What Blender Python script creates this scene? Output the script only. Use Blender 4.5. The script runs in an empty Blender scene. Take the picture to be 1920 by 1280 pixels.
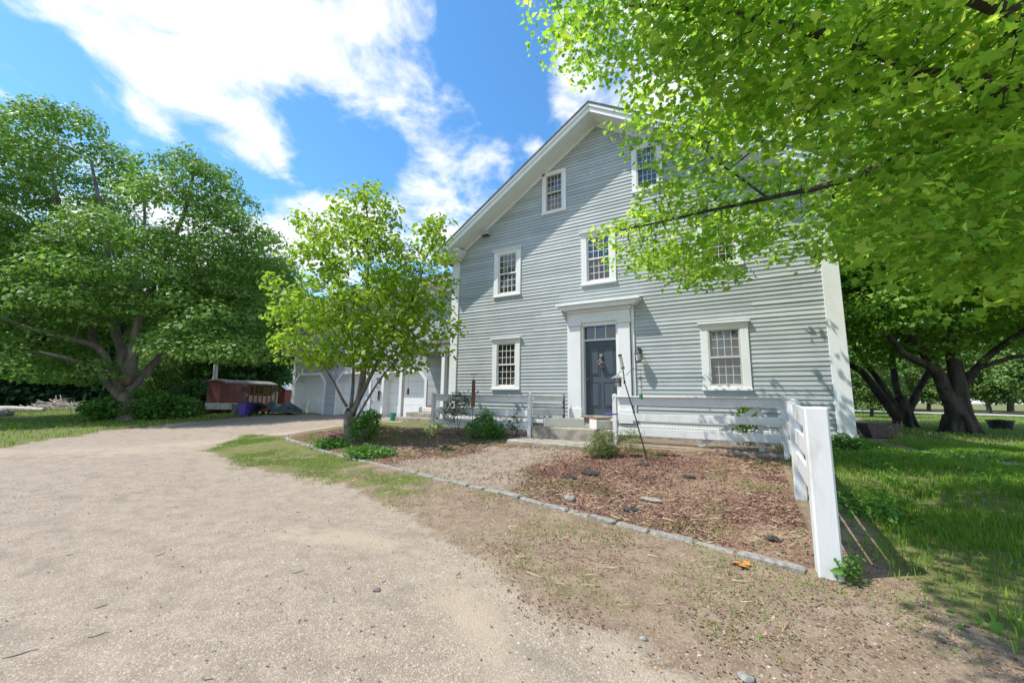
import bpy, math, random
import numpy as np
from mathutils import Vector, Matrix

random.seed(7)
RNG = np.random.default_rng(11)
sc = bpy.context.scene
COL = sc.collection
rad = math.radians

# ------------------------------------------------------------------ camera solve (facade is the plane y = 0, x to the right, z up)
CF, CP, CY, CR = 733.66, rad(7.995), rad(-30.329), rad(0.7535)
CAM = np.array([3.292, -10.419, 1.45])
_fw = np.array([math.sin(CY)*math.cos(CP), math.cos(CY)*math.cos(CP), math.sin(CP)])
_r = np.array([math.cos(CY), -math.sin(CY), 0.0])
_u = np.cross(_r, _fw)
RIGHT = _r*math.cos(CR)+_u*math.sin(CR)
UP = -_r*math.sin(CR)+_u*math.cos(CR)
HF = np.array([math.sin(CY), math.cos(CY), 0.0])      # horizontal forward
HR = np.array([math.cos(CY), -math.sin(CY), 0.0])     # horizontal right


def ray(u, v):
    d = RIGHT*(u-960)/CF - UP*(v-640)/CF + _fw
    return d


def at_y(u, v, y):
    d = ray(u, v); return CAM + d*((y-CAM[1])/d[1])


def at_z(u, v, z):
    d = ray(u, v); return CAM + d*((z-CAM[2])/d[2])


def at_d(u, v, dist):
    d = ray(u, v); return CAM + d/np.linalg.norm(d)*dist


# ------------------------------------------------------------------ value noise
_LAT = RNG.random((256, 256))


def vnoise(x, y):
    xi = np.floor(x).astype(int); yi = np.floor(y).astype(int)
    fx = x-xi; fy = y-yi
    fx = fx*fx*(3-2*fx); fy = fy*fy*(3-2*fy)
    a = _LAT[xi & 255, yi & 255]; b = _LAT[(xi+1) & 255, yi & 255]
    c = _LAT[xi & 255, (yi+1) & 255]; d = _LAT[(xi+1) & 255, (yi+1) & 255]
    return (a*(1-fx)+b*fx)*(1-fy)+(c*(1-fx)+d*fx)*fy


def fbm(x, y, o=4):
    s = 0; a = .5; t = 0
    for k in range(o):
        s = s+a*vnoise(x*2**k+17.3*k, y*2**k+5.1*k); t += a; a *= .5
    return s/t


def sstep(a, b, x):
    t = np.clip((x-a)/(b-a), 0, 1); return t*t*(3-2*t)


# ------------------------------------------------------------------ terrain
def h_base(x, y):
    x = np.asarray(x, float); y = np.asarray(y, float)
    wx = sstep(-6, -4.8, x)*sstep(4.4, 3.9, x)
    a = .05*sstep(-7.0, -5.6, y)+(.41-.12*wx)*sstep(-6.0, -1.5, y)+.12*wx*sstep(-1.46, -1.36, y)
    b = .38*sstep(-8.0, 3.5, y)
    w = sstep(-11.0, -6.5, x)
    h = a*w+b*(1-w)
    far = sstep(-22, -40, x)
    h = h*(1-far)+.2*far*sstep(-30, -8, y)
    back = sstep(1, 14, y)*sstep(5, 9, x)
    h = h-.06*back
    return h


def height(x, y):
    x = np.asarray(x, float); y = np.asarray(y, float)
    near = 1-sstep(14, 60, np.hypot(x-3.3, y+10.4))
    r_ = regions(x, y)
    return (h_base(x, y)+(fbm(x*.55, y*.55, 3)-.5)*.07*(.3+.7*near)+(fbm(x*2.3+9, y*2.3, 3)-.5)*.022*near
            + .05*r_['bed']*fbm(x*2.1, y*2.1, 3)-.02*r_['drive'])


def on_ground(u, v):
    z = .2
    for _ in range(30):
        p = at_z(u, v, z); z = .5*z+.5*float(height(p[0], p[1]))
    p = at_z(u, v, z)
    return np.array([p[0], p[1], float(height(p[0], p[1]))])


KERB = np.array([(-8.4, -3.55), (-7.6, -4.0), (-5.6, -4.45), (-4.0, -4.75), (-2.2, -5.0), (-.9, -5.2), (.4, -5.42), (1.3, -5.66), (2.0, -5.82), (2.75, -5.92), (3.27, -6.06), (3.70, -6.16)])
STRIP = np.array([(-30, -1.6), (-12, -3.2), (-9.6, -4.2), (-8.0, -5.55), (-5.9, -6.05), (-4.4, -6.2), (-2.4, -6.2), (-.6, -6.5), (.7, -6.7), (2.0, -6.9), (3.0, -7.0), (4.2, -6.35), (4.7, -6.75), (7.0, -7.2), (12, -8.0)])


DRV = np.array([(-30, -1.6), (-12, -3.2), (-9.6, -4.2), (-8.0, -5.6), (-4.6, -6.15), (-2.4, -6.25), (-.64, -6.5), (.69, -7.1), (1.52, -7.6), (2.62, -7.85), (3.44, -7.95), (5, -8.3), (12, -10)])


def kerb_y(x):
    return np.interp(x, KERB[:, 0], KERB[:, 1])


def strip_y(x):
    return np.interp(x, STRIP[:, 0], STRIP[:, 1])


def regions(x, y):
    """soft surface masks: gravel, mulch, green, sand path"""
    n = fbm(x*.9+3, y*.9, 4)-.5
    n2 = fbm(x*3.1+30, y*3.1+7, 3)-.5
    e = n*.9+n2*.35
    # left lawn edge (lawn lies to the west of this line)
    lx = np.interp(y, [-40, -12, -8, -5.2, -1.1, 1.5, 3.6, 8], [-6, -10.5, -13.0, -16.6, -17.7, -17.4, -19.2, -22])
    left_lawn = sstep(-.35, .35, lx-x+e*.9)
    # drive : south of the strip line, or the west court up to the garage
    drive = sstep(-.35, .35, np.interp(x, DRV[:, 0], DRV[:, 1])-y+e*.9)
    court = sstep(-.4, .4, -8.6-x-(y+3.6)*.25+e*.8)*sstep(-.3, .3, y+3.5+e)*sstep(.2, -.2, y-3.0)
    drive = np.maximum(drive, court)
    right_lawn = sstep(-.2, .2, x-(3.95+np.clip(-y-6, 0, 9)*.18)+e*.5)*sstep(-.25, .25, y-strip_y(x)+e*.7)
    bed = sstep(-.12, .12, y-kerb_y(x)-.08)*sstep(-.1, .1, 3.82-x)*sstep(.1, -.1, y+1.35)*sstep(-8.3, -7.0, x+e*1.2)
    px0 = -2.15+(y+5.0)*.28; px1 = .25-(y+5.2)*.02
    path = .9*bed*sstep(-.5, .5, x-px0+e*2.2)*sstep(-.5, .5, px1-x+e*2.2)*sstep(-.2, -1.0, y+1.6)
    tx = np.interp(y, [-3, -.7, .9, 3, 8, 20], [9.4, 7.0, 6.2, 6.1, 7, 9])
    track = sstep(.55, .15, np.abs(x-tx+e*.5))*sstep(5.4, 6.2, x)
    weeds = sstep(.45, .62, fbm(x*1.3+50, y*1.3+8, 3)+.30*(fbm(x*4.5, y*4.5+60, 3)-.5)+.30*sstep(1.5, -6, x))*(1-drive)*(1-bed)
    inner = sstep(-1.45, -1.3, y)*sstep(-5.3, -5.1, x)*sstep(5.3, 5.1, x)*sstep(3, 2, y)
    lawn = np.clip(np.maximum(np.maximum(left_lawn, right_lawn), sstep(3.6, 4.6, y)), 0, 1)
    drive = drive*(1-left_lawn)*(1-right_lawn)
    right_lawn = right_lawn*(1-.85*sstep(4.75, 4.25, x-e*.5)*sstep(-2.6, -3.6, y))
    lawn = np.clip(np.maximum(np.maximum(left_lawn, right_lawn), sstep(3.6, 4.6, y)), 0, 1)
    green = np.maximum(lawn*(1-.75*track), .75*weeds*(1-.5*sstep(-1.5, .5, x)))*(1-inner)
    return dict(drive=drive*(1-bed), bed=bed*(1-path), green=np.clip(green, 0, 1)*(1-bed), path=np.maximum(path, track*.8*right_lawn), lawn=lawn, left=left_lawn, right=right_lawn, weeds=weeds, inner=inner)


# ------------------------------------------------------------------ materials
def nmat(name):
    m = bpy.data.materials.new(name); m.use_nodes = True
    nt = m.node_tree; nt.nodes.clear()
    out = nt.nodes.new('ShaderNodeOutputMaterial')
    return m, nt, out


class N:
    """tiny node-building helper"""
    def __init__(s, nt): s.nt = nt

    def new(s, t, **kw):
        n = s.nt.nodes.new(t)
        for k, v in kw.items():
            if k.startswith('i_'):
                n.inputs[k[2:].replace('_', ' ')].default_value = v
            else: setattr(n, k, v)
        return n

    def link(s, a, b): s.nt.links.new(a, b)

    def val(s, sock, v):
        if isinstance(v, (int, float, tuple, list)): sock.default_value = v
        else: s.link(v, sock)

    def math(s, op, a, b=0.0, c=None, clamp=False):
        n = s.nt.nodes.new('ShaderNodeMath'); n.operation = op; n.use_clamp = clamp
        s.val(n.inputs[0], a); s.val(n.inputs[1], b)
        if c is not None: s.val(n.inputs[2], c)
        return n.outputs[0]

    def vmath(s, op, a, b=None):
        n = s.nt.nodes.new('ShaderNodeVectorMath'); n.operation = op
        s.val(n.inputs[0], a)
        if b is not None: s.val(n.inputs[1], b)
        return n.outputs['Value'] if op in ('DOT_PRODUCT', 'LENGTH', 'DISTANCE') else n.outputs[0]

    def mix(s, f, a, b, mode='MIX'):
        n = s.nt.nodes.new('ShaderNodeMix'); n.data_type = 'RGBA'; n.blend_type = mode
        s.val(n.inputs[0], f)
        for sk, v in ((n.inputs[6], a), (n.inputs[7], b)):
            if isinstance(v, tuple) and len(v) == 3: v = (*v, 1)
            s.val(sk, v)
        return n.outputs[2]

    def noise(s, scale, detail=4, rough=.55, vec=None, dist=0.0):
        n = s.nt.nodes.new('ShaderNodeTexNoise')
        n.inputs['Scale'].default_value = scale; n.inputs['Detail'].default_value = detail
        n.inputs['Roughness'].default_value = rough; n.inputs['Distortion'].default_value = dist
        if vec is not None: s.link(vec, n.inputs['Vector'])
        return n.outputs['Fac']

    def ramp(s, f, lo, hi, a=0.0, b=1.0):
        n = s.nt.nodes.new('ShaderNodeMapRange'); n.interpolation_type = 'SMOOTHSTEP'
        s.val(n.inputs['Value'], f)
        n.inputs['From Min'].default_value = lo; n.inputs['From Max'].default_value = hi
        n.inputs['To Min'].default_value = a; n.inputs['To Max'].default_value = b
        return n.outputs['Result']

    def bump(s, hgt, strength=.3, dist=.01):
        n = s.nt.nodes.new('ShaderNodeBump'); n.inputs['Strength'].default_value = strength
        n.inputs['Distance'].default_value = dist; s.val(n.inputs['Height'], hgt)
        return n.outputs['Normal']

    def pos(s): return s.nt.nodes.new('ShaderNodeNewGeometry').outputs['Position']

    def island(s): return s.nt.nodes.new('ShaderNodeNewGeometry').outputs['Random Per Island']

    def scaled(s, vec, sc_):
        n = s.nt.nodes.new('ShaderNodeMapping'); n.inputs['Scale'].default_value = sc_
        s.link(vec, n.inputs['Vector']); return n.outputs[0]

    def bsdf(s, out, col, rough=.6, normal=None, metal=0.0, spec=None):
        p = s.nt.nodes.new('ShaderNodeBsdfPrincipled')
        if isinstance(col, tuple) and len(col) == 3: col = (*col, 1)
        s.val(p.inputs['Base Color'], col); s.val(p.inputs['Roughness'], rough)
        p.inputs['Metallic'].default_value = metal
        if spec is not None: p.inputs['Specular IOR Level'].default_value = spec
        if normal is not None: s.link(normal, p.inputs['Normal'])
        s.link(p.outputs[0], out.inputs['Surface']); return p


def basic(name, a, b, rough=.6, scale=6, metal=0.0, bump=.15, bscale=40, stretch=None, lo=.35, hi=.65, isl=0.0, spec=None):
    """two-tone weathered surface"""
    m, nt, out = nmat(name); n = N(nt)
    v = n.pos()
    if stretch: v = n.scaled(v, stretch)
    f = n.ramp(n.noise(scale, 6, .6, v), lo, hi)
    c = n.mix(f, a, b)
    if isl:
        k = n.math('MULTIPLY_ADD', n.island(), isl, 1-isl/2)
        cc = nt.nodes.new('ShaderNodeCombineColor')
        for i in range(3): n.link(k, cc.inputs[i])
        c = n.mix(1.0, c, cc.outputs[0], 'MULTIPLY')
    nor = n.bump(n.noise(bscale, 4, .6, v), bump, .01) if bump else None
    n.bsdf(out, c, rough, nor, metal, spec)
    return m


def siding_mat(name, a, b, peel):
    m, nt, out = nmat(name); n = N(nt)
    v = n.pos()
    f = n.noise(1.1, 4, .6, v)
    c = n.mix(n.ramp(f, .35, .68), a, b)
    k = n.math('MULTIPLY_ADD', n.island(), .22, .89)
    cc = nt.nodes.new('ShaderNodeCombineColor')
    for i in range(3): n.link(k, cc.inputs[i])
    c = n.mix(1.0, c, cc.outputs[0], 'MULTIPLY')
    st = n.noise(2.2, 6, .65, n.scaled(v, (1.0, 1.0, 7.0)))
    c = n.mix(n.ramp(st, .54, .73, 0, .6), c, (.30, .34, .345))
    pe = n.noise(2.6, 9, .72, n.scaled(v, (.9, .9, 3.2)))
    patch = n.noise(.45, 2, .5, v)
    pe = n.math('ADD', pe, n.math('MULTIPLY', n.math('SUBTRACT', patch, .5), .35))
    c = n.mix(n.ramp(pe, .665, .70, 0, peel), c, (.60, .62, .60))
    c = n.mix(n.ramp(pe, .745, .765, 0, peel), c, (.20, .19, .17))
    b_ = n.math('ADD', n.noise(60, 3, .6, n.scaled(v, (.15, .15, 1.6))), n.math('MULTIPLY', n.ramp(pe, .69, .72), 1.2))
    n.bsdf(out, c, .62, n.bump(b_, .25, .004), spec=.3)
    return m


def paint_mat(name, col, dirt, rough=.5, amt=.5):
    m, nt, out = nmat(name); n = N(nt)
    v = n.pos()
    g = n.noise(3.5, 8, .68, n.scaled(v, (1, 1, .45)))
    c = n.mix(n.ramp(g, .46, .72, 0, amt), col, dirt)
    fl = n.noise(17, 8, .72, n.scaled(v, (1, 1, .3)))
    c = n.mix(n.ramp(fl, .70, .74, 0, .7*amt), c, (.34, .32, .28))
    n.bsdf(out, c, rough, n.bump(n.noise(45, 4, .6, n.scaled(v, (1.6, 1.6, .10))), .40, .006), spec=.3)
    return m


def leaf_mat(name, cols, trans, tcol, big=.35):
    """leaves: diffuse + transmitted light, colour differs leaf by leaf"""
    m, nt, out = nmat(name); n = N(nt)
    r = n.island()
    cr = nt.nodes.new('ShaderNodeValToRGB'); n.link(r, cr.inputs[0])
    el = cr.color_ramp.elements
    while len(el) < len(cols): el.new(.5)
    for i, c in enumerate(cols):
        el[i].position = i/(len(cols)-1); el[i].color = (*c, 1)
    v = n.pos()
    g = n.noise(big, 3, .5, v)
    c = n.mix(n.ramp(g, .3, .7, .0, .45), cr.outputs[0], tuple(x*.72 for x in cols[0]))
    p = nt.nodes.new('ShaderNodeBsdfPrincipled'); n.link(c, p.inputs['Base Color'])
    p.inputs['Roughness'].default_value = .5; p.inputs['Specular IOR Level'].default_value = .3
    t = nt.nodes.new('ShaderNodeBsdfTranslucent')
    n.link(n.mix(1.0, c, tuple(tcol), 'MULTIPLY'), t.inputs['Color'])
    ms = nt.nodes.new('ShaderNodeMixShader'); ms.inputs[0].default_value = trans
    n.link(p.outputs[0], ms.inputs[1]); n.link(t.outputs[0], ms.inputs[2])
    n.link(ms.outputs[0], out.inputs['Surface'])
    return m


def glass_mat(name, tint, rough=.04):
    m, nt, out = nmat(name); n = N(nt)
    v = n.pos()
    c = n.mix(n.ramp(n.noise(1.7, 3, .5, v), .35, .65), tint, tuple(x*.45 for x in tint))
    nor = n.bump(n.noise(2.2, 2, .5, v), .12, .02)
    p = n.bsdf(out, c, rough, nor, spec=.9)
    p.inputs['IOR'].default_value = 1.6
    return m


M = {}
M['siding'] = siding_mat('painted_clapboard', (.355, .392, .405), (.412, .446, .458), 1.0)
M['siding2'] = siding_mat('painted_clapboard_wing', (.35, .385, .415), (.41, .44, .465), .8)
M['white'] = paint_mat('white_trim_paint', (.72, .74, .76), (.62, .63, .60), .5, .5)
M['whitefence'] = paint_mat('white_fence_paint', (.67, .68, .685), (.50, .50, .44), .55, .75)
M['sashwhite'] = paint_mat('white_sash_paint', (.72, .70, .66), (.52, .50, .46), .5, .6)  # warm off-white paint of the window sashes
M['beige'] = paint_mat('beige_sash_paint', (.56, .52, .48), (.42, .40, .37), .5, .5)
M['door'] = paint_mat('slate_blue_door_paint', (.062, .082, .108), (.088, .110, .136), .4, .4)
M['garagedoor'] = paint_mat('white_garage_door_paint', (.74, .77, .80), (.60, .62, .62), .45, .5)
M['granite'] = basic('granite', (.16, .155, .145), (.30, .29, .275), .85, 26, bump=.5, bscale=55)
M['fieldstone'] = basic('foundation_granite', (.20, .20, .19), (.40, .39, .36), .85, 9, bump=.6, bscale=30)
M['concrete'] = basic('old_concrete', (.21, .19, .155), (.35, .32, .27), .85, 5, bump=.4, bscale=50)
M['roof'] = basic('asphalt_shingles', (.05, .05, .055), (.11, .11, .11), .9, 9, bump=.5, bscale=60)
M['glassdark'] = glass_mat('window_glass', (.030, .036, .040))
M['glassreflect'] = glass_mat('window_glass_painted_reflection', (.085, .10, .095))  # greenish base colour painted in for the sky reflected in the pane
M['black'] = basic('black_metal', (.012, .012, .013), (.03, .03, .03), .45, 9, bump=.05)
M['rubber'] = basic('black_rubber', (.015, .015, .016), (.035, .034, .033), .75, 9)
M['plastic_black'] = basic('black_plastic', (.014, .014, .016), (.028, .028, .03), .5, 6)
M['brass'] = basic('aged_brass', (.45, .36, .20), (.30, .24, .14), .35, 14, .9, .05)
M['rust'] = basic('rusted_steel', (.10, .045, .03), (.20, .085, .05), .85, 7, bump=.4)
M['brick_red'] = basic('faded_red_paint', (.14, .042, .034), (.215, .075, .06), .6, 1.6, bump=.08)
M['faded_pink'] = basic('sun_bleached_red_paint', (.46, .30, .27), (.36, .21, .19), .6, 2.5, bump=.08)
M['alu'] = basic('dull_aluminium', (.42, .42, .41), (.58, .57, .55), .5, 3, .35, .06)
M['tarp_grey'] = basic('weathered_grey_sheet', (.14, .13, .13), (.26, .25, .25), .7, 2.5)
M['purple'] = basic('purple_plastic', (.075, .035, .30), (.10, .05, .36), .45, 4, bump=.05)
M['purple_dark'] = basic('dark_purple_plastic', (.035, .02, .12), (.05, .03, .17), .45, 4, bump=.05)
M['tarp_blue'] = basic('slate_tarpaulin', (.035, .055, .065), (.07, .10, .115), .55, 5, bump=.3, bscale=12)
M['redpaint'] = basic('red_machine_paint', (.32, .025, .022), (.22, .03, .025), .4, 6, bump=.05)
M['orange'] = basic('orange_plastic', (.75, .16, .03), (.6, .12, .03), .5, 6, bump=.05)
M['green_plastic'] = basic('green_plastic', (.03, .30, .16), (.05, .36, .20), .45, 6, bump=.05)
M['feeder_green'] = basic('dark_green_plastic', (.015, .12, .07), (.03, .17, .10), .45, 6, bump=.05)
M['purple_tray'] = basic('violet_plastic', (.10, .08, .40), (.13, .10, .45), .4, 6, bump=.05)
M['clearplastic'] = basic('cloudy_clear_plastic', (.50, .52, .47), (.36, .40, .34), .25, 8, bump=.05)
M['lampglass'] = basic('frosted_lamp_glass', (.50, .48, .43), (.62, .60, .55), .25, 8, bump=.05)
M['birdhouse'] = basic('dark_weathered_wood', (.09, .065, .065), (.19, .15, .15), .8, 24, bump=.3)
M['terracotta'] = basic('red_painted_wood', (.36, .09, .05), (.26, .07, .045), .7, 8)
M['planter'] = paint_mat('peeling_planter_paint', (.66, .64, .58), (.36, .33, .26), .6, .9)
M['soil'] = basic('potting_soil', (.05, .038, .028), (.10, .078, .055), .95, 20)
M['wire'] = basic('galvanised_wire', (.30, .30, .29), (.42, .42, .41), .5, 9, .6, 0)
M['bark'] = basic('maple_bark', (.10, .088, .072), (.20, .18, .155), .9, 5, bump=.9, bscale=14, stretch=(1, 1, .3))
M['bark_dark'] = basic('dark_furrowed_bark', (.030, .026, .023), (.085, .074, .064), .92, 5, bump=.9, bscale=12, stretch=(1, 1, .3))
M['bark_young'] = basic('smooth_grey_bark', (.095, .08, .065), (.19, .165, .135), .8, 8, bump=.4, bscale=22, stretch=(1, 1, .5))
M['bark_birch'] = basic('white_birch_bark', (.62, .60, .56), (.20, .18, .16), .7, 7, bump=.2, stretch=(1, 1, 2.5), lo=.56, hi=.66)
M['deadwood'] = basic('bleached_dead_wood', (.34, .30, .26), (.50, .46, .41), .85, 9, isl=.5)
M['fabric'] = basic('black_weed_fabric', (.016, .016, .018), (.04, .04, .042), .8, 12, bump=.4, bscale=25)
M['asphalt'] = basic('road_asphalt', (.30, .30, .31), (.36, .36, .37), .9, 2, bump=.2)
M['shed'] = basic('barn_red_boards', (.30, .05, .04), (.22, .045, .035), .8, 4)
M['tan'] = basic('tan_board', (.34, .30, .25), (.42, .38, .32), .7, 3, bump=.1)
M['dark'] = basic('dark_interior', (.05, .045, .04), (.09, .08, .07), .9, 3)
M['leaf_over'] = leaf_mat('maple_leaf_bright', [(.14, .31, .040), (.22, .42, .048), (.30, .50, .055), (.52, .64, .15)], .60, (1.8, 1.6, 1.0))
M['leaf_maple'] = leaf_mat('maple_leaf', [(.11, .225, .045), (.165, .30, .060), (.27, .42, .095)], .40, (1.3, 1.4, .8), .28)
M['leaf_right'] = leaf_mat('maple_leaf_deep', [(.12, .255, .034), (.175, .335, .045), (.25, .42, .065)], .50, (1.4, 1.45, .7), .28)
M['leaf_young'] = leaf_mat('magnolia_leaf', [(.17, .32, .032), (.26, .43, .045), (.38, .53, .075)], .52, (1.4, 1.3, .7), .8)
M['leaf_wood'] = leaf_mat('woodland_leaf', [(.065, .15, .032), (.095, .20, .045), (.13, .25, .065)], .32, (1.2, 1.3, .8), .15)
M['leaf_pale'] = leaf_mat('pale_woodland_leaf', [(.13, .23, .055), (.17, .29, .075), (.22, .35, .10)], .35, (1.2, 1.3, .8), .15)
M['needle'] = leaf_mat('conifer_needles', [(.026, .075, .028), (.040, .105, .038), (.055, .135, .048)], .12, (1.1, 1.2, .8), .2)
M['leaf_shrub'] = leaf_mat('shrub_leaf', [(.075, .20, .032), (.11, .26, .045), (.16, .32, .065)], .35, (1.3, 1.4, .7), .9)
M['leaf_weed'] = leaf_mat('weed_leaf', [(.17, .23, .075), (.24, .31, .11), (.31, .37, .15)], .35, (1.2, 1.2, .8), .9)
M['leaf_flower'] = leaf_mat('thin_shrub_leaf', [(.065, .10, .035), (.10, .14, .05), (.15, .18, .08)], .3, (1.2, 1.2, .8), .9)
M['grass'] = leaf_mat('grass_blades', [(.125, .26, .025), (.19, .35, .036), (.30, .45, .065)], .35, (1.3, 1.35, .6), .5)
M['grass_far'] = leaf_mat('meadow_blades', [(.14, .29, .028), (.19, .36, .036), (.26, .42, .052)], .35, (1.3, 1.35, .6), .2)
M['strip_grass'] = leaf_mat('dry_grass_blades', [(.15, .26, .035), (.21, .32, .055), (.30, .36, .11)], .35, (1.2, 1.2, .7), .5)
M['straw'] = basic('dead_straw', (.30, .235, .15), (.42, .34, .23), .9, 12, bump=0, isl=.5)
M['chips'] = basic('red_mulch_chips', (.14, .068, .054), (.27, .155, .125), .9, 2.0, bump=0, isl=.9)
M['litter'] = basic('brown_leaf_litter', (.15, .095, .058), (.29, .195, .125), .9, 2.0, bump=0, isl=.8)
M['pebble'] = basic('drive_gravel', (.24, .215, .19), (.35, .325, .30), .9, 30, bump=0, isl=.7)
M['leaf_orange'] = basic('orange_dead_leaf', (.62, .24, .05), (.45, .17, .05), .7, 15, bump=.1)


def ground_mat():
    m, nt, out = nmat('ground_surface'); n = N(nt)
    v = n.pos()
    at = nt.nodes.new('ShaderNodeVertexColor'); at.layer_name = 'mask'
    sp = nt.nodes.new('ShaderNodeSeparateColor'); n.link(at.outputs[0], sp.inputs[0])
    sand = at.outputs['Alpha']
    big = n.noise(.7, 5, .6, v); mid = n.noise(5, 6, .65, v); fine = n.noise(55, 5, .7, v); grit = n.noise(190, 3, .7, v)
    vor = nt.nodes.new('ShaderNodeTexVoronoi'); vor.inputs['Scale'].default_value = 120; n.link(v, vor.inputs['Vector'])
    vor2 = nt.nodes.new('ShaderNodeTexVoronoi'); vor2.inputs['Scale'].default_value = 34; n.link(v, vor2.inputs['Vector'])
    sc1 = nt.nodes.new('ShaderNodeSeparateColor'); n.link(vor.outputs['Color'], sc1.inputs[0])
    sc2 = nt.nodes.new('ShaderNodeSeparateColor'); n.link(vor2.outputs['Color'], sc2.inputs[0])

    def edge(mask, w=.5):
        f = n.math('ADD', mask, n.math('MULTIPLY', n.math('SUBTRACT', mid, .5), w))
        f = n.math('ADD', f, n.math('MULTIPLY', n.math('SUBTRACT', fine, .5), w))
        return n.ramp(f, .38, .62)
    # bare dirt with leaf crumbs
    dirt = n.mix(n.ramp(mid, .3, .7), (.175, .128, .092), (.275, .212, .158))
    dirt = n.mix(n.ramp(sc2.outputs[0], .72, .95, 0, .55), dirt, (.16, .105, .07))
    dirt = n.mix(n.ramp(sc1.outputs[1], .75, .95, 0, .5), dirt, (.42, .37, .31))
    # gravel drive
    gr = n.mix(n.ramp(mid, .28, .72), (.262, .212, .162), (.362, .300, .238))
    gr = n.mix(n.ramp(sc1.outputs[0], .6, 1.0, 0, .7), gr, (.54, .48, .42))
    gr = n.mix(n.ramp(sc1.outputs[1], .66, 1.0, 0, .75), gr, (.18, .158, .14))
    gr = n.mix(n.ramp(grit, .50, .68, 0, .7), gr, (.20, .175, .155))
    sandc = n.mix(n.ramp(fine, .3, .7), (.355, .292, .222), (.43, .36, .285))
    gr = n.mix(n.ramp(n.math('ADD', sand, n.math('MULTIPLY', n.math('SUBTRACT', big, .5), 1.5)), .20, .95, 0, .78), gr, sandc)
    gr = n.mix(n.ramp(n.noise(1.7, 6, .65, n.scaled(v, (1, 1.6, 1))), .50, .68, 0, .6), gr, (.215, .182, .150))
    # mulch
    mu = n.mix(n.ramp(fine, .3, .7), (.085, .050, .038), (.225, .140, .108))
    mu = n.mix(n.ramp(sc2.outputs[1], .55, .95, 0, .8), mu, (.29, .185, .145))
    mu = n.mix(n.ramp(big, .48, .62, 0, .55), mu, (.30, .235, .165))
    # path
    pa = n.mix(n.ramp(mid, .3, .7), (.215, .175, .138), (.315, .265, .215))
    pa = n.mix(n.ramp(fine, .55, .75, 0, .6), pa, (.22, .165, .125))
    # soil under grass
    gs = n.mix(n.ramp(mid, .3, .7), (.095, .125, .032), (.165, .180, .062))
    gs = n.mix(n.ramp(fine, .5, .75, 0, .6), gs, (.13, .10, .055))
    c = dirt
    c = n.mix(n.math('MULTIPLY', edge(sp.outputs['Blue'], 1.1), .85), c, gs)
    c = n.mix(edge(sp.outputs['Red'], .8), c, gr)
    c = n.mix(edge(sp.outputs['Green']), c, mu)
    pat = nt.nodes.new('ShaderNodeVertexColor'); pat.layer_name = 'mask2'
    sp2 = nt.nodes.new('ShaderNodeSeparateColor'); n.link(pat.outputs[0], sp2.inputs[0])
    c = n.mix(edge(sp2.outputs['Red']), c, pa)
    hgt = n.math('ADD', n.math('MULTIPLY', vor.outputs['Distance'], -.9), n.math('ADD', n.math('ADD', fine, n.math('MULTIPLY', mid, 2.2)), n.math('MULTIPLY', grit, .6)))
    n.bsdf(out, c, .95, n.bump(hgt, .55, .012), spec=.15)
    return m


M['ground'] = ground_mat()


# ------------------------------------------------------------------ object helpers
def tag(o, label=None, cat=None, group=None, kind=None):
    if label: o['label'] = label
    if cat: o['category'] = cat
    if group: o['group'] = group
    if kind: o['kind'] = kind
    return o


def empty(name, loc, label, cat, group=None):
    o = bpy.data.objects.new(name, None); COL.objects.link(o)
    o.location = Vector([float(c) for c in loc]); o.empty_display_size = .2
    return tag(o, label, cat, group)


def root_loc(p):
    while p.parent is not None: p = p.parent
    return np.array(p.location)


def link_mesh(name, me, mat, parent=None, origin=None):
    o = bpy.data.objects.new(name, me); COL.objects.link(o)
    if mat: me.materials.append(mat)
    if parent is not None: o.parent = parent
    elif origin is not None: o.location = Vector([float(c) for c in origin])
    return o


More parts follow.
